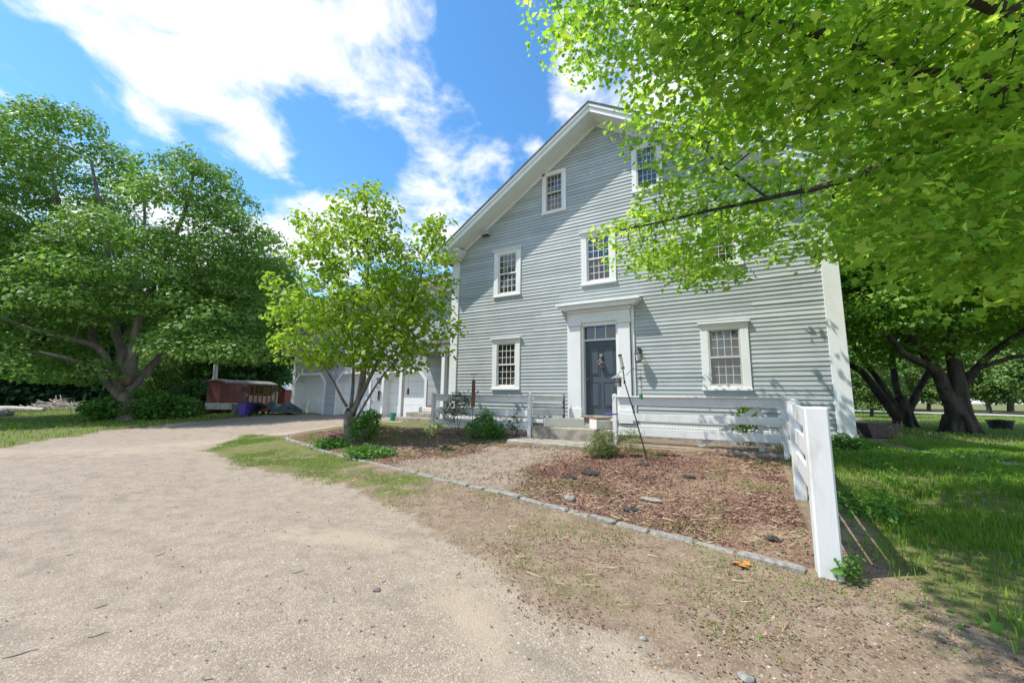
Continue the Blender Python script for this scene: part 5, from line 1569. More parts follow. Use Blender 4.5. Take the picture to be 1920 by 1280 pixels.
ells = [LE(95, 355, .8, 3.6, 4.8, 3.6), LE(-40, 410, .5, 3.0, 4.8, 3.2), LE(365, 420, .5, 2.3, 3.7, 2.8), LE(445, 480, 1, 2.3, 2.8, 2.6), LE(240, 500, -1, 3.2, 2.6, 2.6), LE(40, 590, -1.0, 4.2, 1.7, 3.4),
        LE(450, 590, 0, 2.2, 1.9, 2.6), LE(340, 585, .8, 2.4, 1.4, 1.8), LE(190, 580, 2.2, 2.6, 1.6, 2.2), LE(60, 680, -2.5, 2.4, .45, 1.6), LE(390, 640, -1.5, 2.0, .6, 1.6), LE(160, 690, 1.8, 2.0, .8, 1.6)]
cl = sample_ellipsoids(ells, 370, rng, .66, .78)
finish_tree(MAP, sk, cl, (.60, .60, .26), 280, .135, LEAF_STAR, 'leaf_maple', 'bark', rng, .9, .30, sag=.1, outw=.9)

# ---- the young light green tree beside the drive
rng = np.random.default_rng(5)
b = on_ground(655, 820)
YT = empty('magnolia_tree', b, 'young yellow green tree with several slim stems at the bed corner', 'tree')
sk = Skeleton(MB(), rng)
sk.stem([b+[0, 0, -.2], LP(655, 800), LP(654, 785), LP(657, 768)], .155, .12, 12)
sk.stem([LP(655, 785), LP(668, 755), LP(676, 720), LP(683, 660), LP(689, 560), LP(690, 470), LP(688, 400), LP(682, 345)], .075, .012, 9)
sk.stem([LP(660, 778), LP(690, 715, -.2), LP(712, 670, -.3), LP(740, 610, -.3), LP(775, 560, -.4), LP(800, 480, -.4), LP(832, 410, -.4)], .065, .010, 8)
sk.stem([LP(664, 792, -.1), LP(700, 730, -.3), LP(730, 690, -.5), LP(760, 670, -.6), LP(800, 655, -.6)], .038, .008, 7)
sk.stem([LP(656, 775), LP(662, 720, .3), LP(660, 650, .5), LP(640, 560, .6), LP(610, 480, .6), LP(590, 440, .6)], .055, .009, 8)
sk.stem([LP(650, 762), LP(635, 735, -.2), LP(625, 715, -.3), LP(600, 680, -.5), LP(560, 655, -.6), LP(525, 660, -.6)], .042, .008, 7)
sk.stem([LP(662, 780, .1), LP(682, 720, .5), LP(690, 640, .8), LP(720, 540, .9), LP(740, 460, .8)], .050, .009, 8)
ells = [LE(683, 400, 0, .95, 1.15, .9), LE(690, 490, 0, 1.9, .9, 1.6), LE(610, 430, .4, .85, .65, .8), LE(680, 570, 0, 2.1, .8, 1.8), LE(590, 560, 0, 1.25, .8, 1.3), LE(612, 635, -.3, 1.2, .6, 1.1), LE(572, 664, -.5, .6, .32, .6), LE(690, 640, -.4, 1.5, .55, 1.2),
        LE(815, 470, -.3, .75, 1.15, .8), LE(780, 540, 0, 1.1, .7, 1.1), LE(790, 620, -.3, 1.1, .65, 1.0), LE(745, 590, -.3, 1.0, .8, 1.0), LE(740, 680, -.5, .8, .25, .6), LE(688, 345, 0, .35, .35, .35)]
cl = sample_ellipsoids(ells, 255, rng, .45, .28)
finish_tree(YT, sk, cl, (.24, .24, .13), 44, .135, LEAF_OVAL, 'leaf_young', 'bark_young', rng, .9, .25, outw=.7, rmin=.006, tk=.008)

# ---- overhanging maple at the right: trunk stands outside the frame
rng = np.random.default_rng(8)
tb_ = np.array([10.2, -4.2, float(height(10.2, -4.2))])
OM = empty('maple_tree', tb_, 'bright overhanging maple whose leafy branches hang before the right of the house', 'tree')
sk = Skeleton(MB(), rng)
sk.stem([tb_+[0, 0, -.3], tb_+[0, .0, 1.5], tb_+[-.1, 0, 3.0], tb_+[.1, .1, 5.0], tb_+[0, .2, 8], tb_+[.2, 0, 11]], .48, .10, 14)
A = at_d
sk.stem([tb_+[-.1, 0, 2.9], A(1990, 190, 7.0), A(1915, 178, 6.6), A(1870, 165, 6.4), A(1800, 150, 6.1), A(1740, 140, 5.9), A(1640, 92, 5.7), A(1480, 50, 5.6), A(1330, 20, 5.8), A(1180, 10, 6.0)], .15, .018, 10)
sk.stem([A(1905, 178, 6.55), A(1860, 205, 6.7), A(1780, 245, 6.9), A(1700, 290, 7.1), A(1620, 325, 7.3), A(1540, 350, 7.5), A(1440, 372, 7.7), A(1330, 395, 7.9), A(1220, 420, 8.1), A(1120, 440, 8.3)], .095, .011, 8)
sk.stem([A(1740, 140, 5.9), A(1650, 160, 6.5), A(1560, 190, 7.0), A(1470, 225, 7.4), A(1420, 275, 7.6), A(1370, 315, 7.7)], .06, .008, 8)
sk.stem([tb_+[-.1, 0, 3.2], A(2080, 60, 6.2), A(1900, 20, 5.4), A(1700, -60, 5.2), A(1450, -90, 5.4), A(1200, -80, 5.8), A(1050, -40, 6.2)], .12, .014, 9)
sk.stem([A(1915, 178, 6.6), A(1850, 110, 7.4), A(1750, 60, 8.2), A(1600, 50, 8.8), A(1450, 100, 9.2), A(1300, 140, 9.3), A(1180, 110, 9.2)], .07, .008, 8)
sk.stem([tb_+[0, .1, 2.6], A(2000, 400, 7.0), A(1900, 430, 7.2), A(1780, 460, 7.6), A(1680, 500, 8.0), A(1600, 480, 8.4)], .07, .008, 8)
sk.stem([A(1440, 372, 7.7), A(1390, 335, 7.7), A(1340, 300, 7.6), A(1300, 260, 7.5), A(1230, 240, 7.5)], .022, .007, 6)
sk.stem([tb_+[-.1, 0, 3.4], np.array([8, -6.5, 6.2]), np.array([5.5, -8, 7.0]), np.array([3, -8.8, 7.0]), np.array([1.5, -9, 6.8])], .10, .02, 8)

POLY = np.array([(1026, 0), (1028, 40), (1045, 65), (1055, 100), (1062, 70), (1085, 60), (1078, 130), (1100, 178), (1140, 160), (1185, 150), (1205, 215), (1175, 240), (1210, 270), (1235, 262), (1240, 330), (1215, 345), (1160, 400), (1095, 428), (1090, 462), (1150, 450), (1170, 510), (1190, 535), (1232, 500), (1262, 508), (1300, 535), (1345, 500), (1400, 482), (1450, 470), (1470, 415), (1540, 415), (1560, 430), (1505, 470), (1510, 490), (1560, 475), (1620, 470), (1700, 470), (1790, 500), (1850, 520), (1940, 530), (2060, 530), (2060, -130), (1002, -130)], float)
HOLES = [(1420, 300, 40, 26), (1360, 470, 30, 30), (1505, 285, 60, 18), (1600, 400, 30, 16), (1700, 90, 24, 16), (1840, 60, 20, 16), (1640, 250, 26, 14), (1230, 120, 20, 30), (1300, 470, 18, 22), (1220, 470, 22, 12), (1110, 170, 28, 40), (1520, 130, 26, 18), (1540, 250, 22, 30), (1470, 395, 26, 28), (1560, 300, 20, 14), (1290, 400, 26, 20), (1215, 330, 22, 22), (1440, 470, 20, 14), (1390, 160, 12, 10)]


def inpoly(p, P):
    x, y = p; r = False; j = len(P)-1
    for i in range(len(P)):
        if (P[i][1] > y) != (P[j][1] > y) and x < (P[j][0]-P[i][0])*(y-P[i][1])/(P[j][1]-P[i][1])+P[i][0]: r = not r
        j = i
    return r


cl = []; spr = []
tries = 0
while len(cl) < 350 and tries < 90000:
    tries += 1
    u, v = rng.uniform(1000, 2060), rng.uniform(-130, 650)
    if not inpoly((u, v), POLY): continue
    if 1180 < u < 1600 and 250 < v < 480 and rng.random() < .50: continue
    if any(((u-a)/w)**2+((v-c)/h)**2 < 1 for a, c, w, h in HOLES): continue
    w = sstep(1250, 1750, u)
    d = (6.2+2.0*sstep(60, 420, v))*(1-w)+w*rng.uniform(5.2, 9.6)+rng.uniform(-.9, 1.5)
    if v < 120 and u < 1500: d = rng.uniform(7.0, 10.5) if u < 1120 else rng.uniform(4.8, 9.5)
    p = at_d(u, v, d)
    if p[1] > -1.0: continue
    g = p[:2]+np.array([.47, .36])*(p[2]-.2)        # where this spray's shade lands: leave the sunny gaps the lawn shows
    if 3.3 < g[0] < 4.35+.25*(u > 1150) and -6.4 < g[1] < -1.8: continue
    if g[0] < 3.3 and -7 < g[1] < 0: continue
    if 4.4 < g[0] < 9 and abs(g[1]-(-2.9+.28*(g[0]-4.4))) < .55: continue
    if 4.3 < g[0] < 4.85 and -5.7 < g[1] < -4.3: continue
    if g[0] > 4.6 and (u > 1500 or v < 150) and vnoise(np.array(g[0]*.55+3), np.array(g[1]*1.1)) > .58: continue
    if cl and np.min(np.sum((np.array(cl)-p)**2, 1)) < .37**2: continue
    cl.append(p)
n_in = len(cl)
EX = [((2.4, -9.0, 7.2), (1.6, 1.5, .8)), ((5.5, -8.2, 7.6), (2.4, 2.0, 1.2)), ((9.5, -5, 8.0), (4.2, 4.0, 3.6)), ((9, -2, 6.5), (3, 2.5, 2)), ((6.2, -1.8, 8.6), (1.6, 1.0, .9)), ((3.0, -1.2, 7.9), (.8, .35, .8)), ((2.9, -1.2, 6.6), (.5, .3, .5)), ((12, -6, 6), (3, 3, 3))]
ex = sample_ellipsoids([(np.array(c), np.eye(3), np.array(r)) for c, r in EX], 48, rng, .4, .8)
ex = [p for p in ex if (np.linalg.norm(p-CAM) > 4.2 or p[2] > 6) and not (3.3 < p[0]+.47*(p[2]-.2) < 4.9 and -6.4 < p[1]+.36*(p[2]-.2) < -1.8)]
def pix(p):
    q = p-CAM; return 960+CF*np.dot(q, RIGHT)/np.dot(q, _fw), 640-CF*np.dot(q, UP)/np.dot(q, _fw), np.dot(q, _fw)


shade = []                                            # leaf sprays added over the near lawn, placed to shade its dark corner
while len(shade) < 70:
    g = np.array([rng.uniform(4.9, 7.2), rng.uniform(-6.1, -4.3)]) if rng.random() < .5 else np.array([rng.uniform(4.7, 6.6), rng.uniform(-7.7, -6.35)])
    t = rng.uniform(4.2, 8.0); p = np.array([g[0]-.47*t, g[1]-.36*t, t+.15])
    if np.linalg.norm(p-CAM) < 3.3: continue
    pu, pv, pd = pix(p)
    if pd > .2 and -200 < pu < 2100 and not (pv < -60 or (pv < 700 and inpoly((pu, pv), POLY))): continue
    if shade and np.min(np.sum((np.array(shade)-p)**2, 1)) < .3**2: continue
    shade.append(p)
cl = np.array(cl+list(ex)+shade)
finish_tree(OM, sk, cl, (.32, .32, .075), 92, .084, LEAF_MAPLE, 'leaf_over', 'bark_dark', rng, .9, .25, rmin=.0045, tk=.006, sag=.05)

# ---- two old maples at the right, behind the house line
for (u, v, seed, lab, r0, crown, stems, nm) in (
        (1697, 800, 31, 'old grey forked maple nearest the house on the right lawn', .36,
         [(0, 8.2, 0, 5.6, 3.6, 5), (-2.6, 5.4, -1, 3.0, 1.6, 3), (2.0, 5.2, 0, 3.2, 1.6, 3), (-1.6, 3.5, -2, 1.5, .8, 1.5)],
         [[(0, 0, 0), (-.9, 1.3, 0), (-1.8, 2.3, -.2), (-3.2, 2.8, -.4), (-4.6, 2.9, -.5)], [(-.1, .5, 0), (-.6, 1.8, .2), (-1.5, 3.6, .4), (-2.2, 6, .5)], [(.1, .5, 0), (.8, 1.6, 0), (1.8, 2.8, .2), (3.0, 5, .3)], [(0, .6, 0), (.1, 2.2, .3), (.2, 4.5, .3), (.1, 8, 0)]], 'maple'),
        (1801, 812, 32, 'dark thick trunked old maple on the right lawn', .46,
         [(0, 8.5, 0, 5.8, 3.8, 5), (3.0, 4.6, -1.5, 2.8, 1.6, 2.5), (-3.0, 5.2, -1.5, 2.6, 1.6, 2.5), (3.6, 2.7, -2.2, 1.6, .9, 1.2), (.4, 5.2, -2.5, 2.6, 1.3, 1.6)],
         [[(0, 0, 0), (-.25, 1.2, 0), (-.7, 2.5, 0), (-1.9, 4.2, .2), (-3.0, 6, .2)], [(.1, .6, 0), (.15, 2.2, 0), (.3, 4.2, .2), (.5, 8, 0)], [(-.2, 1.0, 0), (-.9, 2.2, -.2), (-2.0, 2.7, -.4), (-3.4, 4.4, -.6)], [(.3, 1.6, 0), (1.0, 2.7, -.4), (2.2, 3.8, -1), (3.4, 4.4, -1.6)], [(.3, 2.0, -.1), (1.6, 2.6, -.8), (2.6, 1.9, -1.6), (3.4, 1.3, -2.0)]], 'maple')):
    rng = np.random.default_rng(seed); b = on_ground(u, v)
    R_ = empty('maple_tree', b, lab, 'tree', 'old maples on the right lawn')
    sk = Skeleton(MB(), rng)
    B = lambda l, z, d: b+HR*l+HF*d+np.array([0, 0, z])
    sk.stem([B(0, -.3, 0), B(0, .15, 0), B(0, .7, 0), B(0, 1.25, 0)], r0*1.12, r0*.5, 16)
    for k in range(6):
        a = k*1.05+.3; sk.mb.tube([B(r0*1.35*math.cos(a), -.12, r0*1.35*math.sin(a)), B(r0*.9*math.cos(a), .10, r0*.9*math.sin(a)), B(r0*.5*math.cos(a), .6, r0*.5*math.sin(a))], [.06, r0*.25, r0*.35], 7)
    for st, q_ in zip(stems, ((.60, .42, .5, .45) if seed == 31 else (.62, .68, .42, .30, .16))): sk.stem([B(*q) for q in st], r0*q_, .06, 12)
    ells = [cam_ell(b, l, z+b[2], d, rl, rz, rd) for l, z, d, rl, rz, rd in crown]
    cl = sample_ellipsoids(ells, 240, rng, .5, .75)
    finish_tree(R_, sk, cl, (.64, .64, .24), 220, .13, LEAF_STAR, 'leaf_right', 'bark_dark', rng, .9, .28, sag=.1, outw=.8)


# ---- woodland kinds, built once and copied
def wood_tree(kind, seed):
    rng = np.random.default_rng(seed)
    root = empty({'leafy': 'deciduous_tree', 'pale': 'deciduous_tree', 'fir': 'conifer_tree', 'birch': 'birch_tree'}[kind], (0, 0, 0), 'tree', 'tree')
    sk = Skeleton(MB(), rng)
    if kind == 'fir':
        sk.stem([(0, 0, -.4), (.05, 0, 4), (0, .05, 9), (0, 0, 13.5)], .26, .03, 8)
        cl = []
        for z in np.arange(.7, 13.3, .42):
            r = 3.1*(1-z/13.9)**.8
            for k in range(int(5+r*3)):
                a = rng.uniform(0, 6.28); q = r*rng.uniform(.45, 1.08); cl.append((q*math.cos(a), q*math.sin(a), z-.16*q+rng.uniform(-.15, .15)))
        cl = np.array(cl)
        for c in cl[rng.random(len(cl)) < .35]: sk.mb.tube([(0, 0, c[2]+.25), c*[.6, .6, 1]+[0, 0, .1], c], [.03, .02, .008], 4, False)
        finish_tree(root, sk, cl, (.50, .50, .12), 42, .30, LEAF_SIMPLE, 'needle', 'bark_dark', rng, 1.1, .3, twigs=False)
    elif kind == 'birch':
        sk.stem([(0, 0, -.3), (.1, 0, 2.5), (.3, .1, 5), (.9, .1, 7.6), (1.2, 0, 10)], .20, .03, 9)
        sk.stem([(.15, 0, 3.2), (-.4, .1, 5), (-1.0, 0, 7.2), (-1.3, 0, 9)], .11, .03, 8)
        cl = sample_ellipsoids([(np.array([.3, 0, 9.0]), np.eye(3), np.array([2.8, 2.8, 2.6])), (np.array([-.6, 0, 6.5]), np.eye(3), np.array([2.2, 2.2, 1.8]))], 110, rng, .5, .5)
        finish_tree(root, sk, cl, (.6, .6, .35), 70, .20, LEAF_SIMPLE, 'leaf_pale', 'bark_birch', rng, .5, .3)
    else:
        sk.stem([(0, 0, -.4), (.1, 0, 2.5), (0, .1, 5.5), (.2, 0, 9), (0, 0, 11.5)], .30, .05, 9)
        for k in range(5):
            a = k*1.3+rng.uniform(0, .6); sk.stem([(0, 0, 2.2+k*.9), (1.0*math.cos(a), 1.0*math.sin(a), 4.2+k), (2.4*math.cos(a), 2.4*math.sin(a), 6+k)], .12, .04, 7)
        E = [(np.array([0, 0, 8.4]), np.eye(3), np.array([3.8, 3.8, 3.8])), (np.array([1.6, .8, 5.0]), np.eye(3), np.array([2.8, 2.8, 2.4])), (np.array([-1.7, -.6, 5.4]), np.eye(3), np.array([2.6, 2.6, 2.6])), (np.array([.2, -1.4, 3.2]), np.eye(3), np.array([3.0, 2.4, 1.7]))]
        cl = sample_ellipsoids(E, 230, rng, .55, .55)
        finish_tree(root, sk, cl, (.70, .70, .30), 60, .28, LEAF_SIMPLE, 'leaf_wood' if kind == 'leafy' else 'leaf_pale', 'bark', rng, .8, .2, outw=.9)
    return root


PROTO = {k: wood_tree(k, 60+i) for i, k in enumerate(('leafy', 'pale', 'fir', 'birch'))}
USED = set()
WOOD = [  # u, distance, kind, scale, label
    (-60, 52, 'fir', 1.05, None), (18, 47, 'fir', 1.0, None), (92, 54, 'fir', 1.15, None), (150, 46, 'fir', .85, None), (205, 56, 'fir', 1.1, None), (-130, 48, 'fir', 1.0, None),
    (55, 62, 'leafy', 1.2, None), (270, 60, 'leafy', 1.1, None), (120, 66, 'leafy', 1.2, None), (-20, 66, 'leafy', 1.25, None), (335, 50, 'leafy', .95, None), (300, 38, 'pale', .42, 'low pale green tree behind the big left maple'), (430, 44, 'leafy', .95, None), (462, 40, 'leafy', 1.06, 'dark tree rising right behind the livestock trailer roof'), (385, 56, 'leafy', 1.1, None), (-190, 56, 'leafy', 1.2, None),
    (398, 34, 'birch', .95, 'white stemmed birch left of the livestock trailer'), (500, 62, 'pale', .62, 'pale green tree low in the gap beside the garage'), (530, 70, 'pale', .62, 'pale tree beyond the red shed'), (360, 40, 'pale', .50, 'pale bushy tree between birch and left maple'),
    (1648, 62, 'pale', .62, None), (1738, 66, 'pale', .7, None), (1850, 64, 'pale', .75, None), (1940, 58, 'pale', .75, None), (1600, 70, 'leafy', 1.0, None), (1690, 78, 'leafy', 1.1, None), (1790, 80, 'leafy', 1.15, None), (1890, 76, 'leafy', 1.1, None), (1990, 60, 'leafy', 1.0, None),
    (1630, 36, 'pale', .38, 'bright leafy young tree showing past the house corner'), (1575, 46, 'pale', .8, 'leafy tree behind the right house corner')]
for (u, D, kind, s, lab) in WOOD:
    d = ray(u, 740); d = d/np.hypot(d[0], d[1]); p = CAM+d*D; z = float(height(p[0], p[1]))
    o = PROTO[kind] if kind not in USED else copy_tree(PROTO[kind]); USED.add(kind)
    o.location = (p[0], p[1], z-.05); o.rotation_euler = (0, 0, random.uniform(0, 6.28)); o.scale = (s*random.uniform(.92, 1.1), s, s*random.uniform(.95, 1.05))
    left = u < 1000
    o['label'] = lab or ({'fir': 'dark conifer in the wood behind the left meadow', 'leafy': 'leafy tree in the wood behind the left meadow'}.get(kind) if left else ('pale green tree beyond the road at the right' if kind == 'pale' else 'dark leafy tree beyond the road at the right'))
    o['group'] = ('conifers behind the left meadow' if kind == 'fir' else 'leafy trees behind the left meadow') if left else ('pale trees beyond the road' if kind == 'pale' else 'dark trees beyond the road')
    if lab: del o['group']


# ---- shrubs and weeds
def shrub(name, b, ells, ncl, per, size, tmpl, leafm, barkm, lab, cat, seed, spread, nst=5, up=.6, rs=.010, mind=.08):
    rng = np.random.default_rng(seed)
    root = empty(name, b, lab, cat)
    E = [(b+HR*l+HF*d+np.array([0, 0, z]), np.array([HR, HF, [0, 0, 1.]]), np.array([rl, rd, rz])) for l, z, d, rl, rz, rd in ells]
    cl = sample_ellipsoids(E, ncl, rng, .3, mind)
    sk = Skeleton(MB(), rng)
    for k in range(nst):
        e = E[k % len(E)]; t = e[0]+(rng.normal(0, .4, 3)*e[2])@e[1]
        a = b+np.array([rng.normal(0, .03), rng.normal(0, .03), -.03]); sk.stem([a, a+(t-a)*.5+rng.normal(0, .03, 3), t], rs, rs*.4, 5, 3)
    for c in cl: sk.twig(c, rs*.28, .004, 4, .03)
    sk.mb.build('stem', M[barkm], root)
    V, F = leaf_cloud(cl, spread, per, size, tmpl, rng, up, .1)
    np_mesh('foliage', V, F, M[leafm], root)
    return root


b = on_ground(196, 788); shrub('shrub', b, [(0, .55, 0, 1.05, .5, .7), (.9, .8, .4, .7, .6, .6)], 90, 60, .12, LEAF_SIMPLE, 'leaf_shrub', 'bark', 'low green bush at the left foot of the big maple', 'bush', 1, (.2, .2, .12), 6, .7, .015, .12)
b = on_ground(296, 785); shrub('shrub', b, [(0, .6, 0, .8, .6, .7), (.8, .5, .3, .7, .5, .6)], 80, 60, .12, LEAF_SIMPLE, 'leaf_shrub', 'bark', 'dark rounded bush at the right foot of the big maple', 'bush', 2, (.24, .24, .16), 6, .7, .015, .12)
b = on_ground(335, 776); shrub('shrub', b, [(0, .9, 1, .9, .8, .9), (.7, .5, 1.5, .5, .5, .6)], 60, 70, .15, LEAF_SIMPLE, 'leaf_wood', 'bark', 'tall dark thicket between the big maple and the trailer', 'bush', 3, (.34, .34, .24), 7, .6, .02, .16)
b = on_ground(683, 826); shrub('shrub', b, [(0, .34, 0, .33, .32, .3), (.15, .50, 0, .22, .25, .2)], 60, 26, .062, LEAF_OVAL, 'leaf_shrub', 'bark_young', 'small bright green bush at the foot of the young tree', 'bush', 4, (.07, .07, .05), 7)
b = on_ground(858, 812); shrub('shrub', b, [(.0, .75, 0, .42, .28, .35), (.1, 1.0, .1, .35, .22, .3), (-.25, .55, 0, .25, .2, .2)], 60, 16, .05, LEAF_OVAL, 'leaf_flower', 'bark_young', 'airy thin shrub before the left board fence by the rusty feeder', 'bush', 5, (.08, .08, .06), 6)
b = on_ground(905, 823); shrub('shrub', b, [(0, .26, 0, .45, .24, .3), (.3, .22, .1, .35, .2, .25), (.05, .5, .1, .25, .2, .2)], 80, 26, .058, LEAF_OVAL, 'leaf_shrub', 'bark_young', 'low leafy green perennial clump below the left board fence', 'bush', 6, (.08, .08, .06), 7)
b = on_ground(965, 822); shrub('shrub', b, [(0, .40, 0, .20, .22, .2), (.05, .6, 0, .14, .14, .14)], 26, 12, .045, LEAF_OVAL, 'leaf_flower', 'bark_young', 'wispy small shrub before the fence left of the stone step', 'bush', 7, (.06, .06, .05), 4)
b = on_ground(1135, 857); shrub('weed_clump', b, [(0, .26, 0, .26, .26, .22), (-.1, .15, 0, .3, .14, .2)], 60, 26, .085, (np.array([(0, 0, 0), (.06, .5, .02), (0, 1.2, -.08), (-.06, .5, .02)]), LEAF_SIMPLE[1]), 'leaf_weed', 'leaf_weed', 'pale grassy weed clump before the right fence post', 'weed', 8, (.06, .06, .06), 8, .3, .005, .05)
b = on_ground(1180, 845); shrub('weed_clump', b, [(0, .24, 0, .25, .2, .18)], 34, 16, .06, (np.array([(0, 0, 0), (.08, .5, .02), (0, 1.1, -.08), (-.08, .5, .02)]), LEAF_SIMPLE[1]), 'leaf_weed', 'leaf_weed', 'thin weeds at the foot of the right board fence', 'weed', 9, (.06, .06, .06), 6, .3, .004, .05)
b = on_ground(815, 845); shrub('sapling', b, [(0, .52, 0, .18, .10, .16), (-.1, .44, 0, .2, .08, .15)], 16, 10, .07, LEAF_OVAL, 'leaf_weed', 'straw', 'slender pale sapling standing alone in the left bed', 'sapling', 10, (.05, .05, .04), 1, .8, .008)
b = on_ground(620, 838); shrub('weed_clump', b, [(0, .10, 0, .45, .10, .25)], 50, 20, .06, LEAF_OVAL, 'leaf_shrub', 'leaf_weed', 'low green creeping plant left of the young tree', 'weed', 11, (.08, .08, .04), 4, .8, .004)
b = on_ground(690, 856); shrub('weed_clump', b, [(0, .10, 0, .55, .10, .28)], 60, 20, .055, LEAF_OVAL, 'leaf_shrub', 'leaf_weed', 'flat green weed patch in front of the small bush', 'weed', 12, (.08, .08, .04), 4, .8, .004)
b = on_ground(1598, 1092); shrub('weed_clump', b, [(0, .10, 0, .10, .08, .08)], 12, 8, .05, LEAF_OVAL, 'leaf_shrub', 'leaf_weed', 'small leafy weed at the foot of the tall white post', 'weed', 13, (.03, .03, .03), 4, .8, .003, .04)
b = on_ground(1590, 845); shrub('weed_clump', b, [(0, .16, 0, .26, .14, .2)], 40, 20, .06, LEAF_OVAL, 'leaf_shrub', 'leaf_weed', 'leafy weeds against the granite foundation corner', 'weed', 14, (.06, .06, .05), 5, .7, .004)
b = on_ground(1625, 960); shrub('weed_clump', b, [(0, .10, 0, .25, .10, .3)], 26, 14, .06, LEAF_OVAL, 'leaf_shrub', 'leaf_weed', 'broad leaved weeds in the grass beside the side fence', 'weed', 15, (.07, .07, .05), 6, .8, .003)
b = on_ground(1085, 815) if False else np.array([3.35, -.95, .46]); shrub('vine', b, [(0, .55, 0, .22, .45, .15)], 36, 12, .07, LEAF_OVAL, 'leaf_young', 'leaf_weed', 'light green vine behind the right board fence corner', 'vine', 16, (.06, .06, .07), 4, .5, .005)
b = on_ground(1683, 842); mb = MB(); rr = random.Random(3); root = empty('seed_grass', b, 'tall dry seed head grass stalks rising from the right lawn', 'grass stalks')
tips = []
for k in range(5):
    t = b+np.array([rr.uniform(-.15, .18), rr.uniform(-.1, .1), rr.uniform(.35, .62)]); mb.tube([b+np.array([rr.uniform(-.04, .04), 0, -.02]), b+(t-b)*.5+[0, 0, .05], t], [.004, .003, .002], 4); tips.append(t)
mb.build('stem', M['leaf_weed'], root)
V, F = leaf_cloud(np.array(tips), (.012, .012, .04), 16, .025, LEAF_SIMPLE, np.random.default_rng(1), .3); np_mesh('seed_head', V, F, M['straw'], root)

# clover-like broad weeds dotted through the near lawn
xy = scatter(2600, 3.9, 7.5, -7.0, 1.0, lambda x, y: regions(x, y)['right']*sstep(.45, .65, fbm(x*1.8+3, y*1.8, 3)), RNG)
c = np.stack([xy[:, 0], xy[:, 1], height(xy[:, 0], xy[:, 1])+.045], 1)
V, F = leaf_cloud(c, (.05, .05, .025), 6, .05, LEAF_OVAL, RNG, .9)
tag(np_mesh('clover', V, F, M['leaf_shrub']), 'broad leaved weeds and clover in the right lawn', 'weeds', kind='stuff')
# ================================================================== SKY, SUN, CAMERA
SUN = np.array([.47, .36, -1.0]); SUN /= np.linalg.norm(SUN)
to_sun = -SUN
el = math.asin(to_sun[2]); rot = math.atan2(to_sun[0], to_sun[1])
w = bpy.data.worlds.new('World'); sc.world = w; w.use_nodes = True
nt = w.node_tree; nt.nodes.clear(); n = N(nt)
sky = nt.nodes.new('ShaderNodeTexSky'); sky.sky_type = 'NISHITA'; sky.sun_disc = False
sky.sun_elevation = el; sky.sun_rotation = rot; sky.air_density = 1.0; sky.dust_density = .3; sky.ozone_density = 2.2
tc = nt.nodes.new('ShaderNodeTexCoord'); dirv = tc.outputs['Generated']
sx = nt.nodes.new('ShaderNodeSeparateXYZ'); n.link(dirv, sx.inputs[0])
zc = n.math('MAXIMUM', sx.outputs['Z'], 0.0)
# cloud layer: noise on a high flat plane, so that clouds shrink towards the horizon
den = n.math('ADD', zc, .22)
cx = nt.nodes.new('ShaderNodeCombineXYZ')
n.link(n.math('DIVIDE', sx.outputs['X'], den), cx.inputs[0]); n.link(n.math('DIVIDE', sx.outputs['Y'], den), cx.inputs[1])
f1 = n.noise(1.9, 9, .60, cx.outputs[0], .25)
f2 = n.noise(5.5, 7, .62, cx.outputs[0], .3)
BL = [(440, 30, 300, 150, 0, 1.2), (370, 150, 220, 90, 25, 1.15), (455, 215, 150, 80, 35, 1.15), (640, 50, 170, 75, -20, .95), (240, 190, 130, 40, 28, .8), (70, 75, 70, 20, 15, .75), (780, 135, 75, 45, 10, .85), (830, 250, 85, 110, 5, .9), (900, 320, 60, 80, 20, .95),
      (640, 430, 230, 58, 0, 1.15), (800, 400, 110, 90, 0, 1.0), (520, 480, 150, 110, 0, 1.0), (1085, 150, 80, 100, -15, 1.15), (985, 265, 50, 30, 30, .7), (10, 165, 80, 30, 0, .6), (1330, 90, 240, 190, 0, 1.2), (1600, 200, 260, 200, 0, 1.1), (860, 30, 60, 35, -40, .55), (330, 420, 200, 120, 0, 1.0), (100, 480, 300, 200, 0, .8),
      (1100, -500, 500, 200, 20, 1.0), (300, -600, 500, 250, -20, 1.0)]
# ellipse mask of these clouds; unseen ones behind the camera are added after it
mask = None
for (u, v, ru, rv, ang, wt) in BL:
    d0 = ray(u, v); d0 = d0/np.linalg.norm(d0)
    a = rad(ang); eu = RIGHT*math.cos(a)-UP*math.sin(a); ev = RIGHT*math.sin(a)+UP*math.cos(a)
    eu = eu-d0*np.dot(eu, d0); ev = ev-d0*np.dot(ev, d0); eu /= np.linalg.norm(eu); ev /= np.linalg.norm(ev)
    ln = np.linalg.norm(ray(u, v))
    ru2 = ru/CF/ln; rv2 = rv/CF/ln
    x_ = n.vmath('DOT_PRODUCT', dirv, tuple(eu/ru2)); y_ = n.vmath('DOT_PRODUCT', dirv, tuple(ev/rv2))
    r2 = n.math('ADD', n.math('MULTIPLY', x_, x_), n.math('MULTIPLY', y_, y_))
    front = n.math('GREATER_THAN', n.vmath('DOT_PRODUCT', dirv, tuple(d0)), 0.0)
    k = n.math('MULTIPLY', n.math('MULTIPLY', n.math('SUBTRACT', 1.0, n.math('MULTIPLY', r2, .55)), wt), front)
    mask = k if mask is None else n.math('MAXIMUM', mask, k)
mask = n.math('MAXIMUM', mask, -.6)
